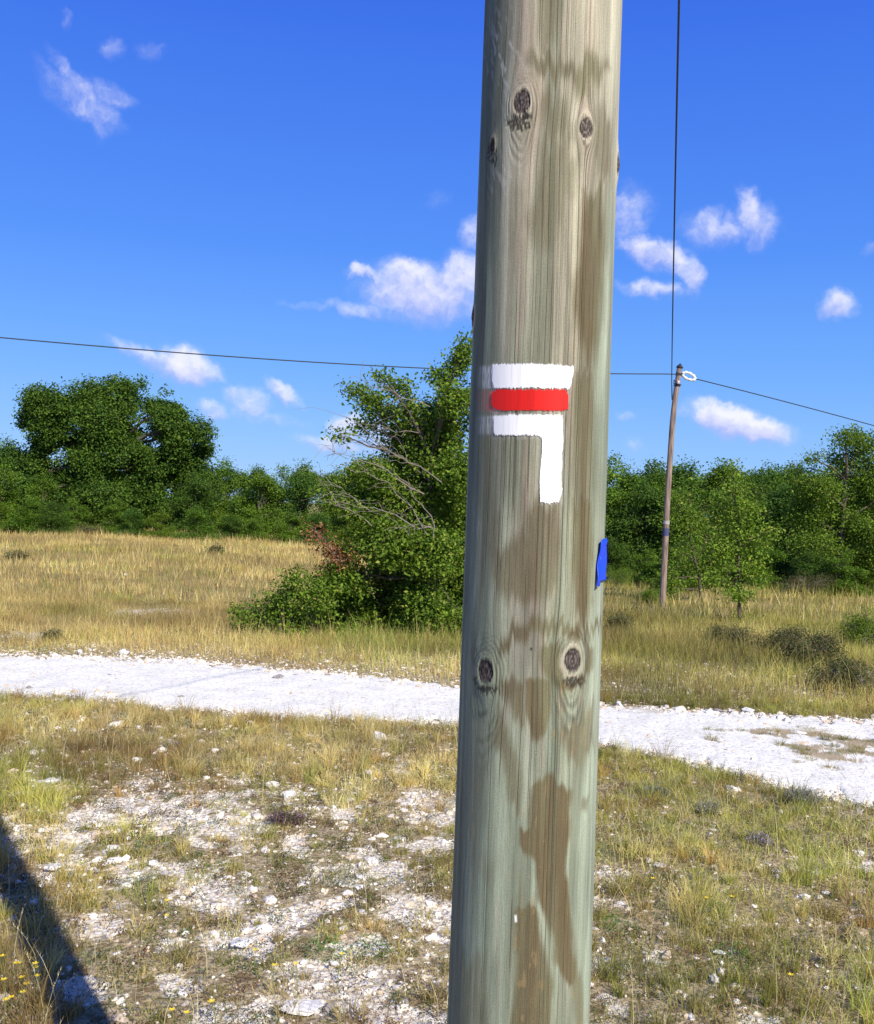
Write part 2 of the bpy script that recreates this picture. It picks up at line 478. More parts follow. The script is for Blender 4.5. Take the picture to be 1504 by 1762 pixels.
def build_path():
    n, k = 900, 44
    xs = np.linspace(-800, 2300, n)
    fx = np.interp(xs, FAR_X, FAR_Y); nx = np.interp(xs, NEAR_X, NEAR_Y)
    A = np.array([ground_at(a, b)[:] for a, b in zip(xs[::9], fx[::9])]); B = np.array([ground_at(a, b)[:] for a, b in zip(xs[::9], nx[::9])])
    ii = np.linspace(0, len(A) - 1, n)
    A = np.stack([np.interp(ii, np.arange(len(A)), A[:, c]) for c in range(3)], -1)
    B = np.stack([np.interp(ii, np.arange(len(B)), B[:, c]) for c in range(3)], -1)
    w = (B - A); u = np.arange(n) * .12
    ja = (fbm(u * 1.6, u * 0 + 3, 61, 5, .65) - .5) * .34; jb = (fbm(u * 1.6, u * 0 + 9, 71, 5, .65) - .5) * .38
    A2 = A + w * ja[:, None]; B2 = B + w * jb[:, None]
    t = np.linspace(0, 1, k)
    P = A2[:, None] * (1 - t)[None, :, None] + B2[:, None] * t[None, :, None]
    x, y = P[..., 0].ravel(), P[..., 1].ravel()
    edge = np.minimum(t, 1 - t) * 2
    z = height(x, y) + np.tile(sstep(0, .12, edge), n) * .022 - .016 + .018 * (fbm(x * 7, y * 7, 81, 4) - .5)
    px, py = proj(x, y, z)
    isl = .85 * sstep(.39, .58, fbm(x * 3.2, y * 4.2, 87, 5, .65)) * sstep(1180, 1290, px) * sstep(0, 14, py - np.interp(px, FAR_X, FAR_Y) - 14) * sstep(0, 18, np.interp(px, NEAR_X, NEAR_Y) - py - 40)
    isl = np.maximum(isl, .55 * sstep(.56, .7, fbm(x * 2.2, y * 6, 88, 4)) * sstep(26, 6, py - np.interp(px, FAR_X, FAR_Y)))
    me = mesh_np('path', np.stack([x, y, z], -1), [grid_faces(n, k)], attrs={'soil': isl}, smooth=True)
    m, N, L = mat_new('white_track')
    out = N.new('ShaderNodeOutputMaterial'); p = N.new('ShaderNodeBsdfPrincipled'); L.new(p.outputs[0], out.inputs[0])
    p.inputs['Roughness'].default_value = .95; p.inputs['Specular IOR Level'].default_value = .1
    tc = N.new('ShaderNodeTexCoord')
    n1 = N.new('ShaderNodeTexNoise'); n1.inputs['Scale'].default_value = 26; n1.inputs['Detail'].default_value = 9; n1.inputs['Roughness'].default_value = .7
    L.new(tc.outputs['Object'], n1.inputs['Vector'])
    r = N.new('ShaderNodeValToRGB'); L.new(n1.outputs[0], r.inputs[0])
    e = r.color_ramp.elements; e[0].position = .34; e[0].color = (.45, .39, .33, 1); e[1].position = .47; e[1].color = (.90, .875, .77, 1)
    n2 = N.new('ShaderNodeTexNoise'); n2.inputs['Scale'].default_value = 3.2; n2.inputs['Detail'].default_value = 8; n2.inputs['Roughness'].default_value = .65
    L.new(tc.outputs['Object'], n2.inputs['Vector'])
    r2 = N.new('ShaderNodeMapRange'); r2.inputs[1].default_value = .38; r2.inputs[2].default_value = .56; r2.inputs[3].default_value = .88; r2.inputs[4].default_value = 1.0; L.new(n2.outputs[0], r2.inputs[0])
    sc2 = N.new('ShaderNodeVectorMath'); sc2.operation = 'SCALE'; L.new(r.outputs[0], sc2.inputs[0]); L.new(r2.outputs[0], sc2.inputs['Scale'])
    at = N.new('ShaderNodeAttribute'); at.attribute_name = 'soil'
    ad = N.new('ShaderNodeMath'); ad.operation = 'MULTIPLY_ADD'; L.new(n1.outputs[0], ad.inputs[0]); ad.inputs[1].default_value = .9; L.new(at.outputs['Fac'], ad.inputs[2])
    mr = N.new('ShaderNodeMapRange'); mr.inputs[1].default_value = .85; mr.inputs[2].default_value = 1.15; L.new(ad.outputs[0], mr.inputs[0])
    mx = N.new('ShaderNodeMix'); mx.data_type = 'RGBA'; L.new(mr.outputs[0], mx.inputs[0]); L.new(sc2.outputs[0], mx.inputs[6]); mx.inputs[7].default_value = (.42, .34, .22, 1)
    L.new(mx.outputs[2], p.inputs['Base Color'])
    b = N.new('ShaderNodeBump'); b.inputs['Strength'].default_value = .8; b.inputs['Distance'].default_value = .02
    L.new(n1.outputs[0], b.inputs['Height']); L.new(b.outputs[0], p.inputs['Normal'])
    me.materials.append(m)
    o = link('path', me); o['kind'] = 'structure'
    return A, B


PA, PB = build_path()

# ---------------------------------------------------------------- stones
_ICO = None


def ico():
    global _ICO
    if _ICO is None:
        import bmesh
        bm = bmesh.new(); bmesh.ops.create_icosphere(bm, subdivisions=1, radius=1)
        bm.verts.ensure_lookup_table()
        _ICO = (np.array([v.co[:] for v in bm.verts]), np.array([[v.index for v in f.verts] for f in bm.faces])); bm.free()
    return _ICO


def stones_mesh(name, pos, size, rng, tone, sub=None):
    V0, F0 = sub or ico(); n = len(pos); k = len(V0)
    jit = 1 + rng.uniform(-.32, .28, (n, k, 1))
    V = V0[None] * jit
    # chop to broken faces
    for _ in range(2):
        nrm = rng.normal(size=(n, 3)); nrm /= np.linalg.norm(nrm, axis=1)[:, None]
        d = np.einsum('nkc,nc->nk', V, nrm); ex = np.maximum(d - .55, 0)
        V = V - ex[..., None] * nrm[:, None] * .9
    sc = size[:, None] * rng.uniform([.8, .6, .35], [1.4, 1.0, .75], (n, 3))
    V = V * sc[:, None]
    a = rng.uniform(0, 2 * math.pi, n); c, s = np.cos(a)[:, None], np.sin(a)[:, None]
    x = V[..., 0] * c - V[..., 1] * s; y = V[..., 0] * s + V[..., 1] * c
    V = np.stack([x, y, V[..., 2] + .1 * size[:, None]], -1) + pos[:, None]
    F = F0[None] + (np.arange(n) * k)[:, None, None]
    col = np.repeat(tone, k, 0)
    return mesh_np(name, V.reshape(-1, 3), [F.reshape(-1, F0.shape[1])], col=col, mats=(M_STONE,))


def scatter_wedge(rng, n, y0, y1, spread=.56, pad=.35, cx=0.0):
    """uniform points over the wedge of ground the photograph looks at"""
    a0, a1 = y0 * y0, y1 * y1
    y = np.sqrt(rng.uniform(a0, a1, n))
    x = rng.uniform(-1, 1, n) * (y * spread + pad) + cx
    return x, y


def build_gravel():
    rng = np.random.default_rng(5)
    x, y = scatter_wedge(rng, 240000, 2.4, 12)
    z = height(x, y); px, py = proj(x, y, z)
    s = stony(x, y, px, py); pm = path_mask(px, py, 8)
    f = np.interp(px, FAR_X, FAR_Y); nn = np.interp(px, NEAR_X, NEAR_Y)
    rim = np.exp(-((py - f - 4) / 9) ** 2) + .6 * np.exp(-((py - nn + 4) / 10) ** 2)
    prob = np.where(pm > .3, .11 + .8 * rim * sstep(.35, .6, fbm(x * 4, y * 4, 90, 3)), s * .62 + .012 + .16 * sstep(.42, .6, fbm(x * 5, y * 5, 49, 3)) * sstep(1200, 1350, py) * (px < 840) + .05 + .10 * sstep(.5, .62, fbm(x * 4, y * 4, 57, 3)))
    k = rng.random(len(x)) < prob
    x, y, z, s = x[k], y[k], z[k], s[k]
    n = len(x)
    size = np.exp(rng.normal(math.log(.0068), .6, n)); size = np.clip(size, .003, .042); size = np.where(pm[k] > .3, size * 1.35, size)
    z = z - s * .012 + np.where(pm[k] > .3, .004, 0)
    t = rng.uniform(0, 1, n)
    tone = lerp([.62, .54, .42], [.87, .82, .73], np.clip(t * 1.6, 0, 1))
    gr = rng.random(n) < .10; tone[gr] = [.33, .30, .27]
    wm = rng.random(n) < .12; tone[wm] = [.62, .50, .36]
    me = stones_mesh('gravel', np.stack([x, y, z], -1), size, rng, tone)
    o = link('gravel', me); o['kind'] = 'stuff'; o['label'] = 'broken white limestone gravel scattered between the grass and on the track'; 
    return n


build_gravel()


def build_rocks():
    rng = np.random.default_rng(11)
    import bmesh
    bm = bmesh.new(); bmesh.ops.create_icosphere(bm, subdivisions=2, radius=1); bm.verts.ensure_lookup_table()
    sub = (np.array([v.co[:] for v in bm.verts]), np.array([[v.index for v in f.verts] for f in bm.faces])); bm.free()
    rocks = [  # px, py, half width px, label
        (57, 1299, 12, 'small white rock lying alone in olive grass below the left end of the track', None),
        (198, 1250, 10, 'round white rock in the grass just under the near edge of the track', None),
        (126, 1260, 9, 'half hidden white rock beside brown grass left of the round white rock', None),
        (275, 1272, 7, 'little white stone in dry brown stalks in front of the track', None),
        (300, 1280, 8, 'grey rock next to a little white stone in front of the track', None),
        (235, 1310, 9, 'white rock at the upper end of a pale gravel strip in the grass', None),
        (50, 1328, 8, 'flat white stone just above the large white slab in the grass', None),
        (370, 1292, 9, 'flat pale stone in thick grass above the gravel patches', None),
        (636, 1332, 9, 'small white stone in green grass left of the big post', None),
        (650, 1272, 15, 'long thin pale stone in green grass close under the track', None),
        (620, 1530, 10, 'smooth white rock at the edge of a grass tuft left of the post', None),
        (574, 1390, 6, 'tiny white rock in grass between gravel and the post', None),
        (85, 1350, 24, 'wide flat white slab sunk in grass near the left edge', None),
        (90, 1495, 22, 'low white slab on the bare patch next to the dark shadow', None),
        (415, 1625, 26, 'bright white slab in the middle of the rubble', None),
        (520, 1738, 30, 'broad white slab at the bottom of the rubble', None),
        (264, 1488, 13, 'chunky white rock beside the bright green herb tuft', None),
        (497, 1373, 16, 'white rock on rubble above the purple thyme', None),
        (467, 1353, 12, 'smaller white rock touching the rubble above the purple thyme', None),
        (1228, 1687, 12, 'white rock half buried in brown grass right of the post', None),
        (1029, 1466, 7, 'white stone tight against the right side of the post', None),
        (1037, 1620, 9, 'rough white rock beside the post foot where rubble meets grass', None),
        (1236, 1640, 12, 'flat pale rock in grass above the half buried white rock', None),
        (196, 1552, 8, 'small bluish rock just outside the dark shadow', None),
        (215, 1127, 12, 'largest white boulder on the far verge of the track', None),
        (137, 1126, 9, 'smaller white boulder on the far verge near the track left end', None),
        (1287, 1226, 13, 'grey white boulder on the far verge of the track right of the post', None),
        (1345, 1236, 10, 'low pale boulder beyond the largest one on the far track verge', None),
        (1065, 1214, 9, 'pale stone on the far verge close to the right side of the post', None),
        (1375, 1262, 12, 'flat stone lying on the track where grass grows in its middle', None),
        (330, 1140, 10, 'pale stone at the far verge where the track starts to dip', None),
        (478, 1168, 11, 'dark grey stone lying on the white track', None),
        (215, 990, 6, 'lone white stone far out in the golden meadow', None),
    ]
    for (px, py, w, label, _) in rocks:
        p = ground_at(px, py); d = p.length
        r = w / F_PX * (p.y) * 1.0
        dark = 'grey stone' in label or 'grey rock' in label
        tone = np.array([[.30, .28, .26]]) if dark else np.array([[.80, .77, .72]]) * rng.uniform(.9, 1.03)
        sc = np.array([r / 1.1])
        me = stones_mesh('rock', np.zeros((1, 3)), sc, rng, tone, sub)
        o = link('rock', me, loc=(p.x, p.y, p.z + r * .12)); tag(o, label, 'rock', 'loose limestone rocks')
        if 'slab' in label or 'flat' in label: o.scale = (1.1, 1.0, .55)


build_rocks()

# ---------------------------------------------------------------- grass
def blades(pos, h, w, lean_dir, lean, rng, segs=3, curl=1.0):
    """tapering bent blades -> V, faces"""
    n = len(pos)
    t = np.linspace(0, 1, segs + 1)
    az = rng.uniform(0, 2 * math.pi, n)
    side = np.stack([np.cos(az), np.sin(az), np.zeros(n)], -1)
    ld = np.stack([np.cos(lean_dir), np.sin(lean_dir), np.zeros(n)], -1)
    out = []
    for i, ti in enumerate(t):
        off = ld * (h * lean * (ti ** (1.3 + .7 * curl)))[:, None]
        c = pos + off; c = c + np.stack([np.zeros(n), np.zeros(n), h * ti * (1 - .35 * lean * ti)], -1)
        if i == segs: out.append(c[:, None])
        else:
            ww = (w * (1 - .75 * ti ** 1.5) * .5)[:, None] * side
            out.append(np.stack([c - ww, c + ww], 1))
    V = np.concatenate(out, 1); k = V.shape[1]
    base = (np.arange(n) * k)[:, None]
    q = []
    for i in range(segs - 1):
        q.append(base + np.array([[2 * i, 2 * i + 1, 2 * i + 3, 2 * i + 2]]))
    Fq = np.concatenate(q) if q else np.zeros((0, 4), int)
    Ft = base + np.array([[2 * segs - 2, 2 * segs - 1, 2 * segs]])
    return V.reshape(-1, 3), Fq, Ft, k


# albedos
GREEN = np.array([.23, .30, .045]); OLIVE = np.array([.44, .41, .09]); STRAW = np.array([.74, .62, .29]); GOLD = np.array([.54, .40, .14])
BROWN = np.array([.27, .16, .075]); RUST = np.array([.46, .26, .07]); PALE = np.array([.66, .58, .38]); BRIGHT = np.array([.22, .36, .05])


def grass_colour(x, y, px, py, rng, n):
    c1 = fbm(x * .9, y * .9, 101, 4); c2 = fbm(x * 2.3, y * 2.3, 111, 3)
    foot = y < 7.9
    g = lerp(GREEN, OLIVE, np.clip(rng.uniform(0, 1.2, n), 0, 1))
    s = lerp(GOLD, STRAW, rng.random(n))
    dry = sstep(.30, .66, c1 + rng.normal(0, .16, n))
    col = lerp(g, s, dry)
    br = sstep(.58, .7, c2 + rng.normal(0, .09, n)) * .8
    col = lerp(col, lerp(BROWN, RUST, rng.random(n)), br)
    # golden meadow, left and centre beyond the track
    zone = sstep(1150, 1085, py) * sstep(1120, 940, px) * (y > 8)
    gold = np.array([.80, .78, .76]) * lerp(lerp(GOLD, STRAW, rng.random(n)), RUST, (rng.random(n) < .13) * .7)
    mg = zone * (rng.random(n) < .12 + .72 * sstep(.36, .56, fbm(x * .35, y * .7, 119, 3)))
    col = lerp(col, gold, mg)
    # lush verge at the foot of the big bush and on the right
    lush = np.exp(-((px - 690) / 190.) ** 2 - ((py - 1115) / 38.) ** 2) * (rng.random(n) < .8)
    col = lerp(col, lerp(GREEN, BRIGHT, rng.random(n) * .6), np.clip(lush * (rng.random(n) < .6), 0, .8))
    rgt = sstep(1000, 1080, px) * sstep(955, 1010, py) * (y > 7) * (rng.random(n) < .6)
    col = lerp(col, lerp(OLIVE, np.array([.36, .34, .10]), rng.random(n)) * .82, rgt * .9)
    fr = sstep(1000, 1060, px) * foot * (rng.random(n) < .55)
    col = lerp(col, lerp(lerp(OLIVE, GREEN * 1.1, rng.random(n)), STRAW * .85, (rng.random(n) < .33) * .8), fr * .8)
    lf = sstep(230, 60, px) * sstep(1350, 1500, py) * (rng.random(n) < .6)
    col = lerp(col, lerp(GOLD, RUST, rng.random(n) * .6), lf * .8)
    pat = .62 + .76 * sstep(.25, .75, fbm(x * .55 + 3, y * .95, 117, 4))
    return np.clip(col * (rng.uniform(.75, 1.25, n) * pat)[:, None], 0.01, .85)


def emit(name, label, parts):
    Vs, Qs, Ts, Cs = [], [], [], []; o = 0
    for (V, Fq, Ft, k, c) in parts:
        Vs.append(V); Qs.append(Fq + o); Ts.append(Ft + o); Cs.append(np.repeat(c, k, 0)); o += len(V)
    C = np.concatenate(Cs)
    me = mesh_np(name, np.concatenate(Vs), [f for f in (np.concatenate(Qs), np.concatenate(Ts)) if len(f)], col=C, mats=(M_GRASS,))
    ob = link('grass', me); ob['kind'] = 'stuff'; ob['label'] = label
    return ob


def build_grass():
    rng = np.random.default_rng(77)
    parts = []
    # --- foreground: tufts
    nt = 5200
    tx, ty = scatter_wedge(rng, nt, 2.35, 9.2)
    tx = np.concatenate([tx, rng.uniform(1.2, 4.6, 1500)]); ty = np.concatenate([ty, rng.uniform(5.3, 8.2, 1500)]); extra = np.arange(len(tx)) >= nt; nt = len(tx)
    tz = height(tx, ty); px, py = proj(tx, ty, tz)
    s = stony(tx, ty, px, py); pm = path_mask(px, py, 5)
    med = (fbm(tx * 3.2, ty * 4.2, 87, 4) > .46) & (px > 1215) & (pm > .25) & (py > np.interp(px, FAR_X, FAR_Y) + 16) & (py < np.interp(px, NEAR_X, NEAR_Y) - 40)
    den = fbm(tx * 1.3, ty * 1.3, 131, 3)
    opn = 1 - .22 * sstep(1330, 1420, py) * (px > 110) * (px < 820)
    keep = (rng.random(nt) < np.clip(1.15 - 1.1 * s, .09, 1) * (.30 + 1.1 * den) * opn) & (pm < .25) 
    keep = np.where(extra, med & (rng.random(nt) < .8), keep | (med & (rng.random(nt) < .5)))
    tx, ty, tz, px, py, s = [a[keep] for a in (tx, ty, tz, px, py, s)]
    nt = len(tx)
    nb = rng.integers(24, 80, nt)
    idx = np.repeat(np.arange(nt), nb); n = len(idx)
    hh = (rng.gamma(5, .020, nt) * np.where(med[keep], .6, 1) * (1 - .35 * s) * (1 - .12 * (px > 1030)))[idx]
    hh *= (np.where((px < 110) & (py > 1330), 1.15, 1) * (1 - .38 * sstep(1320, 1400, py) * (px > 110) * (px < 800)))[idx]
    rad = rng.uniform(.015, .075, nt)[idx]
    a = rng.uniform(0, 2 * math.pi, n); r = rad * np.sqrt(rng.random(n))
    x, y = tx[idx] + r * np.cos(a), ty[idx] + r * np.sin(a)
    pos = np.stack([x, y, height(x, y) - .008], -1)
    h = hh * rng.uniform(.45, 1.25, n)
    V, q, t, k = blades(pos, h, rng.uniform(.0013, .0034, n), a + rng.normal(0, .5, n), rng.uniform(.1, .85, n), rng)
    tc = grass_colour(tx, ty, px, py, rng, nt) * rng.choice([.6, .85, 1.0, 1.1, 1.25], nt)[:, None]
    tc = tc[idx]
    ic = grass_colour(x, y, *proj(x, y, pos[:, 2]), rng, n)
    col = lerp(tc, ic, np.full(n, .3))
    parts.append((V, q, t, k, col))
    # --- foreground: short loose turf
    n = 150000
    x, y = scatter_wedge(rng, n, 2.35, 9.5)
    z = height(x, y); px, py = proj(x, y, z)
    s = stony(x, y, px, py); pm = path_mask(px, py, 5)
    opn = 1.15 - .15 * sstep(1330, 1420, py) * (px > 110) * (px < 820)
    keep = (rng.random(n) < np.clip(1.02 - 1.0 * s, .08, 1) * (.15 + 1.3 * fbm(x * 3, y * 3, 141, 3)) * opn) & (pm < .3)
    x, y, z, px, py = [v[keep] for v in (x, y, z, px, py)]; n = len(x)
    V, q, t, k = blades(np.stack([x, y, z - .006], -1), (rng.gamma(4, .013, n) + .01) * np.where((py > 1340) & (px > 110) & (px < 820), .62, 1), rng.uniform(.0014, .0034, n), rng.uniform(0, 6.3, n), rng.uniform(.2, 1.2, n), rng, segs=2)
    parts.append((V, q, t, k, grass_colour(x, y, px, py, rng, n)))
    # --- tall seeding stalks, single
    n = 2300
    x, y = scatter_wedge(rng, n, 2.6, 9.3)
    z = height(x, y); px, py = proj(x, y, z); pm = path_mask(px, py, 5); s = stony(x, y, px, py)
    keep = (pm < .1) & (rng.random(n) < (1.05 - .8 * s) * (.25 + 1.3 * (fbm(x * 1.1, y * 1.1, 151, 2) > .5)))
    x, y, z, px, py = [v[keep] for v in (x, y, z, px, py)]; n = len(x)
    ex = [(165, 1660, .34), (150, 1665, .27), (175, 1650, .3), (60, 1650, .26), (68, 1700, .28), (1430, 1790, .36), (1446, 1800, .33), (1470, 1795, .36), (1490, 1780, .4), (1497, 1760, .38),
          (1380, 1800, .3), (1285, 1800, .24), (1045, 1440, .26), (1080, 1420, .3), (330, 1230, .2), (700, 1345, .3), (690, 1350, .26), (1270, 1800, .22), (1400, 1810, .3)]
    e = np.array([[*ground_at(a, b)[:], c] for a, b, c in ex])
    pos = np.concatenate([np.stack([x, y, z], -1), e[:, :3]]); h = np.concatenate([rng.uniform(.14, .30, n), e[:, 3]]); n = len(h)
    ld = rng.uniform(0, 6.3, n); le = rng.uniform(.08, .5, n)
    V, q, t, k = blades(pos, h, rng.uniform(.0016, .0026, n), ld, le, rng, segs=4)
    c = lerp(STRAW, PALE, rng.random(n))
    parts.append((V, q, t, k, c))
    # seed heads along the last fifth
    m = 9; i2 = np.repeat(np.arange(n), m); tt = np.tile(np.linspace(.72, 1.0, m), n)
    ldv = np.stack([np.cos(ld), np.sin(ld), 0 * ld], -1)[i2]
    hp = pos[i2] + ldv * (h[i2] * le[i2] * tt ** 2)[:, None]; hp[:, 2] += h[i2] * tt * (1 - .35 * le[i2] * tt)
    V, q, t, k = blades(hp, np.full(len(hp), .013), np.full(len(hp), .0028), rng.uniform(0, 6.3, len(hp)), rng.uniform(.2, .7, len(hp)), rng, segs=1)
    parts.append((V, q, t, k, c[i2] * .95))
    emit('grass_near', 'mixed green and straw-coloured dry grass tufts in front of the white track', parts)

    # --- beyond the track
    parts = []
    n = 330000
    x, y = scatter_wedge(rng, n, 6.2, 20, .62, 1.0)
    z = height(x, y); px, py = proj(x, y, z)
    f = np.interp(px, FAR_X, FAR_Y)
    keep = (py < f - 1 + 5 * fbm(x * 6, y * 6, 9, 2)) & (rng.random(n) < (1.0 - .93 * stony(x, y, px, py)) * (.3 + 1.1 * fbm(x * 1.6, y * 1.6, 161, 3)))
    x, y, z, px, py, f = [v[keep] for v in (x, y, z, px, py, f)]; n = len(x)
    tall = .55 + 1.0 * fbm(x * .8, y * .8, 171, 3)
    near = sstep(2, 34, f - py)
    right = sstep(1000, 1060, px)
    bare = stony(x, y, px, py + 10)
    h = rng.gamma(5, .026, n) * tall * (.45 + .55 * near) * (1 - .7 * bare) * (1 + .1 * right) * (.55 + .9 * (fbm(x * 2.4, y * 2.4, 163, 2)))
    tl = rng.random(n) < .05; h[tl] *= 1.9
    V, q, t, k = blades(np.stack([x, y, z - .01], -1), h, rng.uniform(.003, .0065, n) * (.6 + y / 26), rng.uniform(0, 6.3, n), rng.uniform(.08, .65, n), rng, segs=2)
    parts.append((V, q, t, k, grass_colour(x, y, px, py, rng, n)))
    n = 240000
    x, y = scatter_wedge(rng, n, 19, 74, .60, 2)
    keep = rng.random(n) < (.25 + 1.2 * fbm(x * .5, y * .5, 181, 4))
    x, y = x[keep], y[keep]; n = len(x); z = height(x, y); px, py = proj(x, y, z)
    V, q, t, k = blades(np.stack([x, y, z - .01], -1), rng.gamma(6, .042, n) * (.6 + .8 * fbm(x * .4, y * .4, 191, 2)), .0004 * y + rng.uniform(.004, .02, n), rng.uniform(0, 6.3, n), rng.uniform(.05, .55, n), rng, segs=1)
    parts.append((V, q, t, k, grass_colour(x, y, px, py, rng, n)))
    emit('grass_meadow', 'golden dry meadow grass between the track and the trees', parts)


build_grass()


def leaf_quads(P, size, nrm, rng, aspect=.62):
    """rhombic leaves, folded a little on the midrib: 4 verts, 2 tris"""
    n = len(P)
    nrm = nrm / (np.linalg.norm(nrm, axis=1)[:, None] + 1e-9)
    a = rng.normal(size=(n, 3)); u = np.cross(nrm, a); u /= np.linalg.norm(u, axis=1)[:, None] + 1e-9
    v = np.cross(nrm, u)
    s = size[:, None]
    bend = nrm * s * .14
    V = np.stack([P - u * s * .5, P + v * s * aspect * .5 + bend, P + u * s * .5, P - v * s * aspect * .5 + bend], 1)
    b = (np.arange(n) * 4)[:, None]
    F = np.concatenate([b + [[0, 1, 2]], b + [[0, 2, 3]]])
    return V.reshape(-1, 3), F


def build_ground_cover():
    """low leafy herbs between the tufts"""
    rng = np.random.default_rng(31)
    nc = 7600
    x, y = scatter_wedge(rng, nc, 2.35, 9)
    z = height(x, y); px, py = proj(x, y, z); s = stony(x, y, px, py)
    kp = (path_mask(px, py, 3) < .2) & (rng.random(nc) < 1 - .72 * s)
    x, y, px, py = x[kp], y[kp], px[kp], py[kp]; nc = len(x)
    ty = rng.random(nc)
    base = np.where((ty < .36)[:, None], [[.11, .085, .035]], np.where((ty < .66)[:, None], [[.11, .15, .03]], np.where((ty < .78)[:, None], [[.22, .26, .14]], [[.20, .105, .045]])))
    ex = [(262, 1458, 0), (235, 1530, 1), (1035, 1475, 1), (1140, 1430, 1), (1065, 1600, 0), (1230, 1580, 0), (560, 1640, 0), (640, 1640, 0), (1260, 1650, 0)]
    e = np.array([ground_at(a, b)[:] for a, b, _ in ex])
    eb = np.array([[.10, .26, .06] if k == 0 else [.18, .27, .17] for *_, k in ex])
    x = np.concatenate([x, e[:, 0]]); y = np.concatenate([y, e[:, 1]]); base = np.concatenate([base, eb])
    rad = np.concatenate([rng.uniform(.025, .09, nc), np.full(len(e), .09)]); nc = len(x)
    cnt = np.concatenate([rng.integers(30, 90, nc - len(e)), np.full(len(e), 330)])
    idx = np.repeat(np.arange(nc), cnt); n = len(idx)
    a = rng.uniform(0, 6.3, n); r = rad[idx] * np.sqrt(rng.random(n))
    X, Y = x[idx] + r * np.cos(a), y[idx] + r * np.sin(a)
    hh = rad[idx] * .75 * (1 - (r / rad[idx]) ** 2) + .008
    P = np.stack([X, Y, height(X, Y) + hh * rng.random(n)], -1)
    nr = rng.normal(size=(n, 3)); nr[:, 2] = np.abs(nr[:, 2]) + .5
    V, F = leaf_quads(P, rng.uniform(.004, .012, n), nr, rng, .55)
    col = np.repeat(base[idx] * rng.uniform(.65, 1.35, (n, 1)), 4, 0)
    # broader herbs and dwarf scrub among the meadow grass
    mc = 2600
    x, y = scatter_wedge(rng, mc, 8.6, 34, .6, 1.0); z = height(x, y); px, py = proj(x, y, z)
    kp = (py < np.interp(px, FAR_X, FAR_Y) - 4) & (rng.random(mc) < .15 + 1.1 * sstep(.42, .62, fbm(x * .45, y * .8, 77, 3)))
    x, y = x[kp], y[kp]; mc = len(x); ty = rng.random(mc)
    base = np.where((ty < .4)[:, None], [[.15, .19, .05]], np.where((ty < .7)[:, None], [[.22, .21, .11]], [[.24, .15, .09]]))
    rad = rng.uniform(.07, .26, mc); cnt = (rad * 420).astype(int); idx = np.repeat(np.arange(mc), cnt); n = len(idx)
    a = rng.uniform(0, 6.3, n); rr = rad[idx] * np.sqrt(rng.random(n)); X, Y = x[idx] + rr * np.cos(a), y[idx] + rr * np.sin(a)
    P = np.stack([X, Y, height(X, Y) + (rad[idx] * .9 * (1 - (rr / rad[idx]) ** 2) + .02) * rng.random(n) ** .6], -1)
    nr = rng.normal(size=(n, 3)); nr[:, 2] = np.abs(nr[:, 2]) + .5
    V2, F2 = leaf_quads(P, rng.uniform(.012, .03, n), nr, rng, .5)
    col = np.concatenate([col, np.repeat(base[idx] * rng.uniform(.6, 1.4, (n, 1)), 4, 0)]); F = np.concatenate([F, F2 + len(V)]); V = np.concatenate([V, V2])
    me = mesh_np('ground_cover', V, [F], col=col, mats=(M_GRASS,))
    o = link('ground_cover', me); o['kind'] = 'stuff'; o['label'] = 'low brown and green herbs creeping between the stones'


build_ground_cover()

# ---------------------------------------------------------------- trees
def leaf_col(n, rng, dark=(.055, .105, .018), light=(.13, .22, .03), yel=(.26, .30, .05), fy=.06, bias=None):
    t = rng.random(n) if bias is None else np.clip(bias + rng.normal(0, .22, n), 0, 1)
    c = lerp(np.array(dark), np.array(light), t)
    y = rng.random(n) < fy; c[y] = yel
    return c * rng.uniform(.8, 1.2, (n, 1))


def foliage(lobes, leaf, rng, pal, per=9, aspect=.62, clump=1.6, up=.6, gap=.42, gapscale=1.4):
    """lobes: rows of cx,cy,cz,rx,ry,rz,n leaves -> V,F,col and the twig tips"""
    Vs, Fs, Cs, tips = [], [], [], []; o = 0
    for (cx, cy, cz, rx, ry, rz, nl) in lobes:
        m = max(3, int(nl / per))
        d = rng.normal(size=(m * 3, 3)); d /= np.linalg.norm(d, axis=1)[:, None]
        r = rng.random(m * 3) ** .42
        lump = 1 + .45 * (fbm(d[:, 0] * 2.2 + cx * 3, d[:, 1] * 2.2 + d[:, 2] * 2.7 + cz * 3, 7, 3) - .5) * 2
        T = np.array([cx, cy, cz]) + d * (r * lump)[:, None] * np.array([rx, ry, rz])
        # gaps
        q = fbm((T[:, 0] + T[:, 1] * .5) * gapscale, (T[:, 2] - T[:, 1] * .4) * gapscale, 13, 3)
        ok = np.where(q > gap)[0][:m]
        T = T[ok]; dd = d[ok]; m = len(T)
        if m == 0: continue
        tips.append(T)
        tone = np.clip(.5 + .35 * rng.normal(size=m), 0, 1)
        i = np.repeat(np.arange(m), per); n = len(i)
        cl = leaf * clump
        P = T[i] + rng.normal(size=(n, 3)) * cl * np.array([1, 1, .7])
        nr = dd[i] * .5 + rng.normal(size=(n, 3)) * .7; nr[:, 2] += up
        V, F = leaf_quads(P, leaf * rng.uniform(.6, 1.3, n), nr, rng, aspect)
        Vs.append(V); Fs.append(F + o); o += len(V)
        Cs.append(np.repeat(leaf_col(n, rng, bias=tone[i], **pal), 4, 0))
    return np.concatenate(Vs), np.concatenate(Fs), np.concatenate(Cs), tips


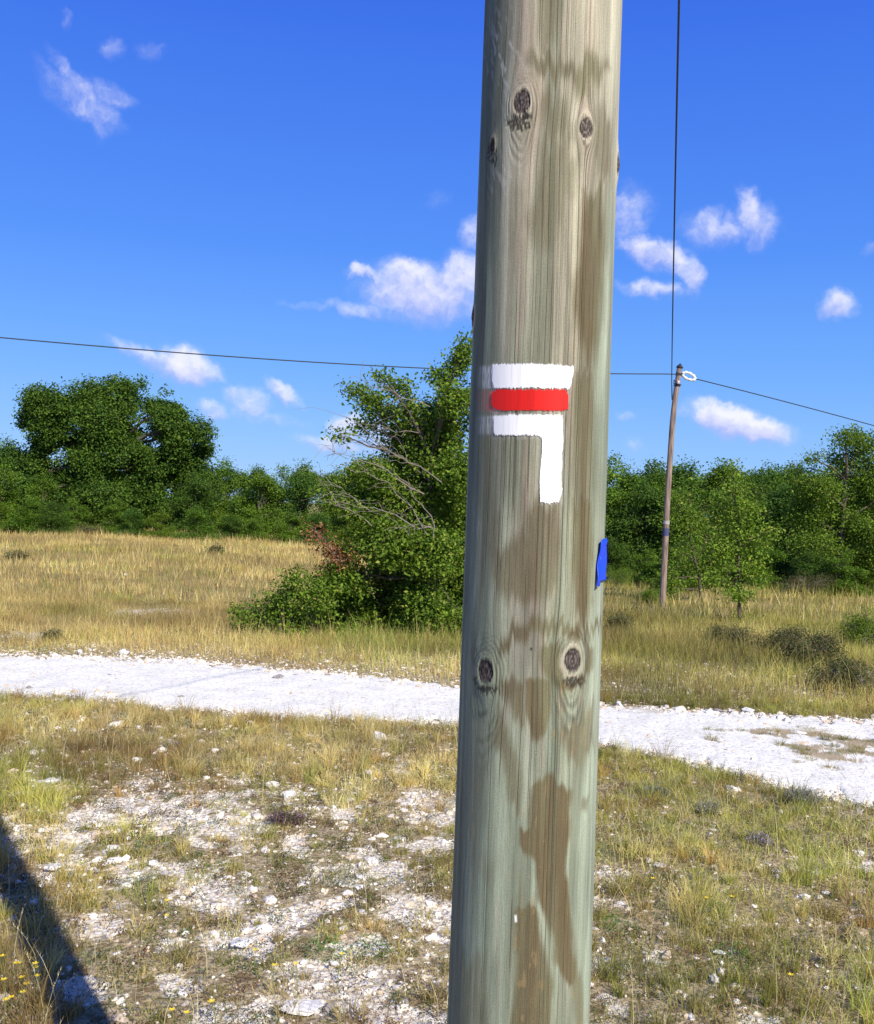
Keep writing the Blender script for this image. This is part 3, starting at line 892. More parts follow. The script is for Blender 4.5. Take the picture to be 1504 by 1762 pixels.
def limb(a, b, r0, r1, rng, k=7, sag=.12):
    a, b = np.array(a, float), np.array(b, float)
    t = np.linspace(0, 1, k)[:, None]; L = np.linalg.norm(b - a)
    w = np.cumsum(rng.normal(0, sag * L / k, (k, 3)), 0); w = w - t * w[-1]; w[0] = 0
    P = a + (b - a) * t + w; P[:, 2] += np.sin(t[:, 0] * math.pi) * L * .08
    return P, np.linspace(r0, r1, k)


def woody(base, top, lobes, tips, r, rng, forks=None, twigs=5, sides=6, tw=.012):
    """trunk, limbs into every lobe, twigs to some tips; all in one mesh"""
    paths = [limb(base, top, r, r * .55, rng, 9, .06)]
    tr = paths[0][0]
    for lb, tp in zip(lobes, tips):
        c = np.array(lb[:3]); j = int(rng.integers(3, 8))
        jj = np.argmin(np.linalg.norm(tr - c, axis=1) + np.abs(np.arange(len(tr)) - j) * .05)
        jj = max(2, jj - 1)
        P = limb(tr[jj], c, r * .45, r * .14, rng); paths.append(P)
        for k in rng.integers(0, len(tp), min(twigs, len(tp))):
            s = P[0][int(rng.integers(2, 7))]
            paths.append(limb(s, tp[k], max(r * .12, tw), tw * .35, rng, 5, .18))
    return paths


def put_tree(name, base, lobes, leaf, rng, pal, label, cat='tree', group=None, r=.12, top=None, trunk_from=None, per=9, twigs=5, tw=.012, gap=.42, gapscale=1.4, up=.6, clump=1.6, bark=None, aspect=.62, crown='crown'):
    base = np.array(base, float)
    V, F, C, tips = foliage(lobes, leaf, rng, pal, per=per, gap=gap, gapscale=gapscale, up=up, clump=clump, aspect=aspect)
    c = np.mean([l[:3] for l in lobes], 0)
    tp = np.array(top) if top is not None else np.array([c[0], c[1], base[2] + (c[2] - base[2]) * 1.15])
    paths = woody(base - [0, 0, .1], tp, lobes, tips, r, rng, twigs=twigs, tw=tw)
    TV, TF = tubes(paths, 6)
    root = thing(name, tuple(base), label, cat, group)
    crown_me = mesh_np(name + '_crown', V - base, [F], col=C, mats=(M_LEAF,))
    trunk_me = mesh_np(name + '_trunk', TV - base, [TF], smooth=True, mats=(bark or M_BARK,))
    link(crown, crown_me, root); link('trunk', trunk_me, root)
    return root


def px_lobes(rows, depth, k=1.0, rng=None, dz=.5, dens=1.0):
    """rows: px, py, rx, ry, leaves -> world lobes at a depth, with their own front-back spread"""
    out = []
    for row in rows:
        px, py, rx, ry, n = row[:5]
        dd = row[5] if len(row) > 5 else (rng.uniform(-1, 1) * dz if rng is not None else 0)
        c = at_depth(px, py, depth + dd); s = (depth + dd) / F_PX
        out.append((c.x, c.y, c.z, rx * s, max(rx, ry) * s * k, ry * s, int(n * dens)))
    return out


PAL_OAK = dict(dark=(.035, .085, .012), light=(.125, .22, .024), yel=(.16, .22, .04), fy=.05)
PAL_LINE = dict(dark=(.045, .095, .012), light=(.135, .235, .024), yel=(.20, .26, .05), fy=.05)
PAL_BUSH = dict(dark=(.065, .125, .015), light=(.20, .31, .03), yel=(.30, .34, .06), fy=.08)
PAL_FRESH = dict(dark=(.10, .18, .02), light=(.25, .38, .04), yel=(.36, .38, .07), fy=.10)


def clone(root, loc, rotz, scale, label=None):
    r = root.copy(); COL.objects.link(r)
    r.location = loc; r.rotation_euler = (0, 0, rotz); r.scale = scale
    if label: r['label'] = label
    for ch in root.children:
        c = ch.copy(); COL.objects.link(c); c.parent = r
    return r


def build_trees():
    rng = np.random.default_rng(2024)
    # --- the big oak on the left
    b = ground_at(205, 912); D = b.y
    rows = [(185, 690, 62, 42, 5200), (110, 700, 46, 40, 3400), (62, 690, 26, 26, 1300), (50, 722, 22, 20, 900), (245, 720, 48, 38, 3200), (292, 700, 30, 26, 1700), (300, 740, 42, 40, 2800),
            (160, 745, 48, 30, 2400), (215, 790, 66, 42, 4000), (140, 800, 46, 36, 2600), (66, 775, 30, 24, 1400), (72, 812, 44, 34, 2400), (40, 850, 40, 34, 2400), (110, 855, 60, 40, 3200),
            (180, 862, 70, 46, 4200), (260, 850, 66, 50, 4200), (325, 790, 36, 34, 2000), (350, 775, 22, 14, 500), (340, 840, 44, 50, 2600), (300, 880, 60, 34, 2400), (200, 900, 60, 20, 1400), (230, 670, 26, 18, 700), (85, 740, 40, 30, 1500), (120, 765, 50, 36, 2400), (190, 720, 60, 40, 3000), (270, 780, 54, 44, 3200), (160, 820, 60, 40, 3000), (345, 745, 24, 24, 700)]
    put_tree('oak_tree', b[:], px_lobes(rows, D, .8, rng, 1.6, 2.3), .18, rng, PAL_OAK, 'large spreading dark green oak standing above the other trees on the left', r=.34,
             top=at_depth(185, 760, D)[:], per=10, twigs=4, tw=.02, gap=.435, gapscale=1.1, clump=1.25)
    # --- generic scrub trees for the two belts of woodland
    protos = []
    for i in range(6):
        H = 4.2
        lobes = []
        for k in range(11):
            a = rng.uniform(0, 6.3); zz = rng.uniform(.18, .86); rr = 1.25 * (1 - (zz - .3) ** 2 * 1.6) * rng.uniform(.3, 1)
            s = rng.uniform(.45, .85) * (1.1 - .4 * zz)
            lobes.append((rr * math.cos(a), rr * math.sin(a), zz * H, s, s, s * rng.uniform(.6, .9), int(1500 * s)))
        lobes.append((rng.uniform(-.3, .3), 0, .93 * H, .35, .35, .45, 380))
        for k in range(7):
            a = k * .9 + rng.uniform(0, .5); q = rng.uniform(.7, 1.5); lobes.append((q * math.cos(a), q * math.sin(a), rng.uniform(.35, .75), .65, .65, .5, 800))
        lab = 'leafy scrub tree of the low green wood'
        q = [(1.25, 1.2, 1), (.9, 1.0, 1.3), (1.5, 1.3, 1.1), (1.1, 1.15, 1), (.8, .85, 1), (1.35, 1.3, 1.2)][i]
        pal = {kk: (tuple(np.array(vv) * q) if kk != 'fy' else vv) for kk, vv in PAL_LINE.items()}
        root = put_tree('scrub_tree', (0, 0, 0), lobes, .115, rng, pal, lab, group='scrub trees and bushes closing the meadow', r=.07, per=7, twigs=3, tw=.012, gap=.38)
        protos.append(root)
    spots = []

    def depth_at(px, D):
        d = ray(px, 850); return d.x / d.y * D
    LL = 'low dark green scrub tree in the wood behind the left meadow'
    RL = 'green scrub tree in the wood behind the far leaning pole'
    BL_ = 'scrub tree showing only its top above the front row of the left wood'
    BR_ = 'scrub tree showing only its top above the front row of the right wood'
    for px in np.arange(-330, 800, 66):
        if 95 < px < 300: D = 66
        else: D = rng.uniform(58, 62)
        spots.append((px + rng.uniform(-14, 14), D, rng.uniform(.80, 1.05) * (1.0 if px > 330 or px < 0 else .9), LL))
    for px in np.arange(-300, 820, 46):
        spots.append((px + rng.uniform(-10, 10), rng.uniform(64, 72), rng.uniform(1.05, 1.32), BL_))
    for px in np.arange(860, 1900, 82):
        spots.append((px + rng.uniform(-12, 12), rng.uniform(37, 40), rng.uniform(.78, 1.02) * (1.0 if px < 1420 else 1.05), RL))
    for px in np.arange(850, 1850, 66):
        spots.append((px + rng.uniform(-14, 14), rng.uniform(46, 52), rng.uniform(1.06, 1.32), BR_))
    for px in np.arange(880, 1780, 60):
        spots.append((px + rng.uniform(-12, 12), rng.uniform(56, 62), rng.uniform(1.15, 1.35), BR_))
    UL = 'low leafy undergrowth bush at the edge of the right wood'
    for px in np.arange(1010, 1760, 55):
        spots.append((px + rng.uniform(-16, 16), rng.uniform(31, 36), rng.uniform(.26, .42), UL))
    VL = 'low leafy undergrowth bush at the edge of the left wood'
    for px in np.arange(-160, 640, 50):
        spots.append((px + rng.uniform(-16, 16), rng.uniform(53, 57), rng.uniform(.30, .48), VL))
    zones = [(-9999, 0, 'beyond the left edge of the picture'), (0, 50, 'at the left edge beside the large oak'), (50, 130, 'under the left side of the large oak'), (130, 220, 'under the middle of the large oak'),
             (220, 310, 'under the right side of the large oak'), (310, 385, 'touching the right flank of the large oak'), (385, 430, 'first to the right of the large oak'), (430, 480, 'midway between the large oak and the big bush'),
             (480, 530, 'a little left of the big bush'), (530, 590, 'against the left outline of the big bush'), (590, 800, 'hidden behind the big bush'), (800, 1045, 'hidden behind the wooden post'), (1045, 1090, 'just right of the wooden post above the blue plate'),
             (1090, 1140, 'between the wooden post and the far pole'), (1140, 1190, 'directly behind the far pole'), (1190, 1240, 'between the far pole and the slim sapling'), (1240, 1300, 'directly behind the slim sapling'), (1300, 1360, 'right of the slim sapling'),
             (1360, 1420, 'left of the tallest right oak'), (1420, 1504, 'behind the tallest right oak'), (1504, 99999, 'beyond the right edge of the picture')]
    kinds = {LL: 'front row scrub tree', RL: 'front row scrub tree', BL_: 'back row scrub tree', BR_: 'back row scrub tree', UL: 'low undergrowth bush', VL: 'low undergrowth bush'}
    spots = [(px, D, s, kinds[lab] + ' ' + [z[2] for z in zones if z[0] <= px < z[1]][0]) for (px, D, s, lab) in spots]
    by = {}
    for k, sp in enumerate(spots): by.setdefault(sp[3], []).append(k)
    for lab, ks in by.items():
        if len(ks) in (2, 3) and 'beyond' not in lab and 'hidden' not in lab:
            ks.sort(key=lambda k: spots[k][0])
            for w, k in zip(('left-hand', 'right-hand') if len(ks) == 2 else ('leftmost', 'middle', 'rightmost'), ks):
                spots[k] = spots[k][:3] + (w + ' ' + lab,)
    for i, (px, D, s, lab) in enumerate(spots):
        x = depth_at(px, D); z = float(height(np.array(x), np.array(D)))
        pr = protos[i % 6]
        sc = (s * rng.uniform(1.0, 1.25), s * rng.uniform(1.0, 1.2), s)
        if s < .5: sc = (s * 1.5, s * 1.5, s)
        if i < 6:
            pr.location = (x, D, z); pr.rotation_euler = (0, 0, rng.uniform(0, 6.3)); pr.scale = sc; pr['label'] = lab
        else:
            clone(pr, (x, D, z), rng.uniform(0, 6.3), sc, lab)
    # --- large bush / young tree left of the post
    b = ground_at(745, 1092); D = b.y
    rows = [(797, 596, 13, 22, 260), (790, 625, 20, 18, 260), (765, 650, 26, 18, 330), (780, 690, 28, 32, 800), (655, 650, 12, 12, 90), (612, 672, 24, 14, 200), (640, 690, 32, 20, 380), (690, 668, 22, 16, 230), (740, 715, 30, 26, 600),
            (660, 715, 34, 22, 330), (620, 735, 22, 14, 110), (585, 752, 20, 12, 60), (700, 710, 30, 26, 400), (725, 745, 42, 34, 900), (775, 745, 36, 40, 900), (680, 760, 42, 28, 620), (830, 700, 40, 60, 1100), (870, 640, 40, 50, 800),
            (720, 800, 60, 34, 1300), (650, 815, 52, 24, 800), (790, 815, 46, 44, 1300), (860, 800, 60, 70, 1800), (610, 830, 40, 20, 420), (640, 865, 62, 30, 1400), (710, 870, 66, 40, 1900), (780, 885, 50, 44, 1600),
            (600, 880, 40, 26, 600), (560, 850, 30, 16, 160), (655, 930, 60, 44, 1900), (730, 950, 60, 50, 2200), (790, 960, 44, 60, 1700), (870, 930, 60, 80, 2200), (605, 945, 30, 34, 600), (610, 1010, 42, 40, 1300),
            (680, 1015, 50, 46, 1500), (770, 1030, 48, 50, 1700), (850, 1030, 60, 50, 1500), (740, 1080, 40, 26, 700), (575, 1040, 26, 24, 400), (795, 1075, 30, 26, 500)]
    rows += [(720, 1050, 60, 44, 2200), (785, 1060, 44, 40, 1500), (700, 1000, 60, 44, 1800, .8), (760, 1000, 56, 50, 1800, .8), (640, 1070, 40, 30, 900), (745, 840, 50, 40, 2000), (700, 840, 50, 34, 1500), (745, 780, 44, 40, 1400), (755, 735, 30, 34, 800), (670, 800, 44, 24, 900), (640, 1050, 44, 36, 1500), (590, 1075, 40, 26, 900), (690, 1070, 50, 34, 1400), (560, 1010, 24, 22, 300), (640, 985, 44, 34, 1100), (600, 1000, 40, 30, 800), (560, 1080, 30, 20, 500)]
    lb = px_lobes(rows, D, .9, rng, .75, 2.1)
    put_tree('oak_bush', b[:], lb, .058, rng, PAL_BUSH, 'big loose bright green bush growing against the left side of the post', 'bush', r=.05,
             top=at_depth(742, 760, D)[:], per=9, twigs=8, tw=.005, gap=.395, gapscale=3.0, clump=1.4)
    # grey dead branches sticking out of it
    TW = []
    for (a, bb, r0) in [((730, 850), (560, 770), .016), ((745, 905), (575, 870), .017), ((735, 920), (590, 800), .012), ((700, 790), (590, 715), .012), ((760, 830), (620, 760), .012), ((640, 880), (545, 835), .01),
                        ((740, 700), (600, 650), .010), ((600, 790), (548, 765), .007), ((745, 925), (700, 820), .012), ((640, 905), (560, 862), .013), ((720, 745), (640, 735), .009), ((750, 910), (660, 912), .011)]:
        p0 = at_depth(*a, D - .9); p1 = at_depth(*bb, D - 1.1)
        P = limb(p0, p1, r0 * .62, .002, rng, 9, .26); TW.append(P)
        for k in range(7):
            s = P[0][int(rng.integers(2, 8))]; e = s + rng.normal(size=3) * np.array([.22, .15, .17]) + (np.array(p1) - np.array(p0)) * .13
            TW.append(limb(s, e, .0035, .0014, rng, 5, .3))
    V, F = tubes(TW, 5); V = V - np.array(b[:])
    root = [o for o in COL.objects if o.name == 'oak_bush'][0]
    o = link('dead_branches', mesh_np('dead_branches', V, [F], mats=(M_TWIG,)), root); o.name = 'bare_limb'; o['label'] = 'bare grey dead branchwork'
    # --- withered branch with brown leaves
    b2 = ground_at(585, 1050); D2 = D - .55
    rows = [(572, 945, 28, 16, 330), (590, 965, 20, 16, 240), (545, 922, 22, 12, 120), (560, 975, 18, 14, 130), (535, 912, 10, 8, 40), (482, 925, 8, 6, 22)]
    put_tree('dead_bough', at_depth(600, 985, D2)[:], px_lobes(rows, D2, .8, rng, .2), .05, rng, dict(dark=(.20, .08, .035), light=(.40, .19, .09), yel=(.5, .3, .15), fy=.1),
             'broken bough with withered brown leaves leaning on the left flank of the bush', 'bough', r=.02, top=at_depth(545, 915, D2)[:], per=7, twigs=9, tw=.004, gap=.2, gapscale=3, bark=M_TWIG, crown='leaves')
    # --- low shrub at its left foot
    b = ground_at(480, 1100)
    rows = [(430, 1070, 36, 28, 600), (470, 1045, 34, 36, 900), (510, 1020, 34, 36, 900), (545, 1040, 34, 40, 900), (500, 1075, 46, 30, 900), (415, 1050, 16, 12, 120), (515, 995, 20, 12, 200)]
    put_tree('low_shrub', b[:], px_lobes(rows, b.y + .2, .9, rng, .3, 1.3), .05, rng, PAL_BUSH, 'knee high green shrub at the left foot of the big bush', 'shrub', r=.02, per=8, twigs=5, tw=.005, gap=.38, gapscale=4)
    b = ground_at(620, 1100)
    rows = [(600, 1085, 40, 18, 500), (660, 1105, 50, 16, 600), (730, 1112, 50, 14, 500), (775, 1125, 20, 14, 260)]
    put_tree('low_shrub', b[:], px_lobes(rows, b.y, .9, rng, .2, 1.2), .04, rng, PAL_FRESH, 'strip of fresh green suckers under the big bush next to the post', 'shrub', r=.012, per=8, twigs=3, tw=.004, gap=.35, gapscale=4)
    # --- right-hand side
    b = ground_at(1440, 1012); D = b.y
    rows = [(1455, 752, 26, 18, 330), (1480, 760, 34, 22, 600), (1450, 790, 32, 26, 600), (1500, 800, 44, 40, 1300), (1385, 805, 24, 18, 260), (1400, 790, 16, 12, 120), (1372, 830, 24, 18, 260), (1410, 840, 44, 30, 1000),
            (1460, 850, 50, 40, 1700), (1530, 860, 60, 60, 2600), (1385, 880, 44, 36, 1300), (1440, 905, 54, 40, 1800), (1500, 930, 54, 46, 1900), (1400, 940, 44, 26, 900), (1460, 975, 44, 30, 1100), (1545, 980, 60, 50, 1800), (1500, 1015, 40, 24, 700)]
    put_tree('young_oak', b[:], px_lobes(rows, D, .9, rng, 1.0, 2.4), .09, rng, PAL_BUSH, 'tallest loose crowned oak at the right edge with sky showing through its top', r=.10, top=at_depth(1455, 810, D)[:],
             per=8, twigs=4, tw=.009, gap=.39, gapscale=2.0)
    b = ground_at(1330, 985); D = b.y + 3
    rows = [(1300, 850, 50, 40, 1500), (1350, 870, 50, 44, 1700), (1260, 880, 46, 44, 1500), (1310, 915, 56, 44, 1900), (1370, 930, 40, 40, 1200), (1250, 930, 40, 36, 1000), (1330, 960, 50, 26, 1000), (1180, 880, 46, 40, 1400), (1190, 930, 40, 30, 900), (1400, 980, 36, 30, 700)]
    put_tree('young_oak', b[:], px_lobes(rows, D, .9, rng, 1.2, 1.3), .10, rng, dict(dark=(.04, .085, .012), light=(.11, .19, .022), yel=(.20, .26, .05), fy=.05), 'broad mid green oak between the far pole and the tallest right tree', r=.09, top=at_depth(1310, 900, D)[:], per=8, twigs=4, tw=.014, gap=.40, gapscale=1.6)
    # bent little tree behind the pole
    b = ground_at(1207, 1036); D = b.y
    rows = [(1180, 900, 34, 30, 650), (1215, 930, 34, 26, 560), (1170, 950, 30, 26, 460), (1195, 975, 40, 18, 460), (1240, 960, 26, 22, 360), (1150, 1000, 22, 26, 380), (1165, 860, 20, 18, 200), (1140, 1020, 18, 24, 300)]
    put_tree('bent_tree', b[:], px_lobes(rows, D, .9, rng, .6, 2.0), .08, rng, PAL_BUSH, 'small tree with a short bent trunk just right of the far pole', r=.055, top=at_depth(1196, 960, D)[:], per=8, twigs=5, tw=.008, gap=.42, gapscale=2.4)
    # sapling
    b = ground_at(1273, 1075); D = b.y
    rows = [(1262, 812, 10, 14, 70), (1268, 840, 20, 18, 170), (1250, 870, 26, 20, 240), (1290, 880, 30, 22, 280), (1265, 905, 40, 24, 420), (1240, 940, 34, 24, 380), (1300, 925, 32, 20, 280), (1275, 955, 44, 26, 520), (1250, 990, 34, 20, 340), (1295, 985, 28, 20, 280),
            (1272, 1020, 26, 16, 240), (1330, 915, 14, 10, 70), (1225, 1000, 16, 12, 100), (1275, 1070, 22, 12, 160)]
    put_tree('oak_sapling', b[:], px_lobes(rows, D, .9, rng, .35, 2.0), .062, rng, PAL_FRESH, 'slim yellow green sapling standing alone in the grass in front of the right wood', r=.032, top=at_depth(1264, 850, D)[:], per=7, twigs=5, tw=.005, gap=.38, gapscale=3.2, up=.9)
    # low dark scrub in the right meadow
    PALH = dict(dark=(.075, .085, .03), light=(.19, .20, .08), yel=(.20, .14, .08), fy=.2)
    sh = [(1260, 1100, 46, 22, 'dark tangled heath shrub around the foot of the slim sapling'), (1340, 1110, 50, 26, 'dark heath shrub right of the slim sapling'), (1400, 1128, 46, 30, 'greyish heath shrub in the middle of the right scrub patch'),
          (1440, 1165, 50, 26, 'lowest brownish heath shrub near the track on the right'), (1490, 1090, 40, 36, 'green heath shrub touching the right edge'), (1385, 1010, 50, 20, 'flat brown shrub in front of the tallest right tree'), (1485, 1180, 40, 24, 'dark purplish heath shrub by the right edge near the track'),
          (1065, 1080, 16, 18, 'small grey dry shrub near the right side of the post'), (1120, 1030, 22, 14, 'black green shrub at the foot of the far pole'), (1060, 1000, 24, 22, 'fresh shrub just right of the blue plate')]
    for (px, py, rx, ry, lab) in sh:
        b = ground_at(px, py + ry * .7)
        rows = [(px + rng.uniform(-.7, .7) * rx, py + rng.uniform(-.7, .3) * ry, rx * rng.uniform(.35, .6), ry * rng.uniform(.5, .85), 620) for _ in range(8)]
        pal = PAL_BUSH if 'fresh' in lab or 'green' in lab else PALH
        put_tree('heath_shrub', b[:], px_lobes(rows, b.y, .8, rng, .3), .034, rng, pal, lab, 'shrub', 'low shrubs in the right meadow', r=.014, per=8, twigs=8, tw=.004, gap=.36, gapscale=4, aspect=.4, bark=M_TWIG)
    # grey and green little bushes in the left meadow
    for (px, py, rx, ry, lab) in [(90, 1095, 18, 11, 'small grey shrub on bare soil by the track in the left meadow'), (25, 958, 24, 9, 'dark low bush at the left edge of the golden meadow'), (375, 948, 9, 8, 'tiny dark bush in the middle of the golden meadow'),
                                  (150, 915, 40, 10, 'grey green brush at the foot of the large oak')]:
        b = ground_at(px, py + ry * .6)
        rows = [(px + rng.uniform(-.6, .6) * rx, py + rng.uniform(-.3, .4) * ry, rx * rng.uniform(.4, .6), ry * rng.uniform(.5, .75), 260) for _ in range(5)]
        put_tree('meadow_shrub', b[:], px_lobes(rows, b.y, .8, rng, .2), .0022 * b.y, rng, PALH, lab, 'shrub', None, r=.012, per=8, twigs=4, tw=.004, gap=.3, gapscale=3, aspect=.45, bark=M_TWIG)
    # grey furry herbs and purple thyme in the foreground
    for (px, py, rx, ry, pal, lab, nm) in [
        (500, 1408, 34, 14, dict(dark=(.10, .11, .04), light=(.17, .15, .07), yel=(.35, .16, .33), fy=.28), 'purple flowering thyme cushion on the rubble left of the post', 'thyme_cushion'),
        (1400, 1372, 48, 16, dict(dark=(.15, .16, .12), light=(.30, .30, .25), yel=(.36, .34, .36), fy=.2), 'grey lavender cushion on the near edge of the track at the right', 'lavender_cushion'),
        (1305, 1443, 26, 9, dict(dark=(.14, .15, .10), light=(.25, .25, .18), yel=(.50, .42, .58), fy=.35), 'pale lilac flowering thyme in the right foreground grass', 'thyme_cushion'),
        (1220, 1390, 20, 12, dict(dark=(.20, .20, .13), light=(.42, .40, .30), yel=(.5, .48, .4), fy=.2), 'pale grey everlasting herb in the grass below the track', 'grey_herb'),
        (1125, 1362, 18, 9, dict(dark=(.17, .18, .13), light=(.36, .36, .30), yel=(.46, .42, .44), fy=.2), 'small grey herb cushion nearest the right side of the post', 'grey_herb')]:
        b = ground_at(px, py + ry * .6)
        rows = [(px + rng.uniform(-.7, .7) * rx, py + rng.uniform(-.3, .4) * ry, rx * rng.uniform(.35, .6), ry * rng.uniform(.4, .7), 620) for _ in range(6)]
        put_tree(nm, b[:], px_lobes(rows, b.y, .8, rng, .06), .011, rng, pal, lab, 'plant', None, r=.005, per=8, twigs=10, tw=.0015, gap=.3, gapscale=9, aspect=.4, bark=M_STEM, crown='foliage')


build_trees()


def build_flowers():
    rng = np.random.default_rng(8)
    # stem with a few small leaves, and a five-petalled bloom
    def flower(h):
        P, r = limb((0, 0, 0), (rng.uniform(-.02, .02), rng.uniform(-.02, .02), h), .0013, .0008, rng, 5, .1)
        SV, SF = tubes([(P, r)], 5)
        top = P[-1]; V = [top + [0, 0, .002]]; F = []
        for k in range(5):
            a = k * 2 * math.pi / 5 + .3; c, s = math.cos(a), math.sin(a); c1, s1 = math.cos(a - .5), math.sin(a - .5); c2, s2 = math.cos(a + .5), math.sin(a + .5)
            b0 = len(V); R_ = .0085
            V += [top + [c1 * R_ * .7, s1 * R_ * .7, .004], top + [c * R_ * 1.1, s * R_ * 1.1, .0055], top + [c2 * R_ * .7, s2 * R_ * .7, .004]]
            F.append([0, b0, b0 + 1, b0 + 2])
        return SV, SF, np.array(V), np.array(F)
    protos = []
    spots = [(18, 1662), (10, 1700), (30, 1690), (45, 1665), (60, 1668), (66, 1690), (28, 1715), (8, 1655), (22, 1728), (75, 1672), (5, 1740), (50, 1700)]
    lone = [(293, 1548, 'yellow flower by the green herb left of the rubble'), (289, 1580, 'yellow flower a little below the one by the green herb'), (440, 1643, 'yellow flower beside the bright white slab'),
            (457, 1670, 'yellow flower just below the bright white slab'), (512, 1670, 'yellow flower on rubble right of the bright white slab'), (370, 1732, 'deep yellow flower at the bottom left of the broad slab'),
            (582, 1655, 'single small yellow flower in green grass left of the post foot'), (1357, 1686, 'bright yellow flower in the right foreground grass'), (1210, 1545, 'tiny yellow flower in grass right of the post'), (1115, 1507, 'tiny yellow flower nearest the post on its right'),
            (1262, 1546, 'tiny yellow flower right of another in the right grass'), (300, 1750, 'yellow flower at the bottom edge left of the broad slab'), (335, 1757, 'yellow flower cut by the bottom edge')]
    allsp = [(a, b, 'small yellow flower in the dense clump by the lower left corner', 'yellow flowers in the lower left clump') for a, b in spots] + [(a, b, c, 'single yellow flowers in the foreground') for a, b, c in lone]
    for i, (px, py, lab, grp) in enumerate(allsp):
        if i < 3:
            h = (.085, .11, .07)[i]
            SV, SF, BV, BF = flower(h)
            sm = mesh_np('stem', SV, [SF], mats=(M_STEM,)); bm_ = mesh_np('bloom', BV, [BF], mats=(M_PETAL,))
            protos.append((sm, bm_, h))
        sm, bm_, h = protos[i % 3]
        p = ground_at(px, py + h * F_PX / 4.2)
        root = thing('yellow_flower', p[:], lab, 'flower', grp, rng.uniform(0, 6.3))
        k = 1.35 if i != 17 else 1.6
        root.scale = (k, k, 1)
        link('stem', sm, root); link('bloom', bm_, root)


build_flowers()

# ---------------------------------------------------------------- the big marked post
POLE_Y, POLE_R = 1.24, 0.0870
KS = 0.110 / POLE_R            # surface patterns are laid out for a 22 cm pole, scaled to this one
_p = ray(921.5, 881); POLE_X = _p.x / _p.y * POLE_Y
POLE_H = 5.9
PHI0 = math.atan2(-POLE_Y, -POLE_X)      # direction post -> camera


def pole_radius(z):
    return POLE_R * (1.0 - .028 * (z - 1.7))


def pole_point(th, z, extra=0.0):
    """th: angle from the camera-facing line, positive to the right in the photograph"""
    a = PHI0 + th
    r = pole_radius(z) + extra
    return np.stack([POLE_X + r * np.cos(a), POLE_Y + r * np.sin(a), z], -1)


def poly_mask(px, py, pts, soft):
    """soft inside mask of a polygon (photograph pixels)"""
    P = np.array(pts, float); Q = np.roll(P, -1, 0)
    d2 = np.full(px.shape, 1e12); inside = np.zeros(px.shape, bool)
    for (x0, y0), (x1, y1) in zip(P, Q):
        ex, ey = x1 - x0, y1 - y0
        t = np.clip(((px - x0) * ex + (py - y0) * ey) / (ex * ex + ey * ey + 1e-9), 0, 1)
        d2 = np.minimum(d2, (px - x0 - t * ex) ** 2 + (py - y0 - t * ey) ** 2)
        c = ((y0 > py) != (y1 > py)) & (px < (x1 - x0) * (py - y0) / (y1 - y0 + 1e-12) + x0)
        inside ^= c
    d = np.sqrt(d2) * np.where(inside, 1, -1)
    return sstep(-soft, soft, d)


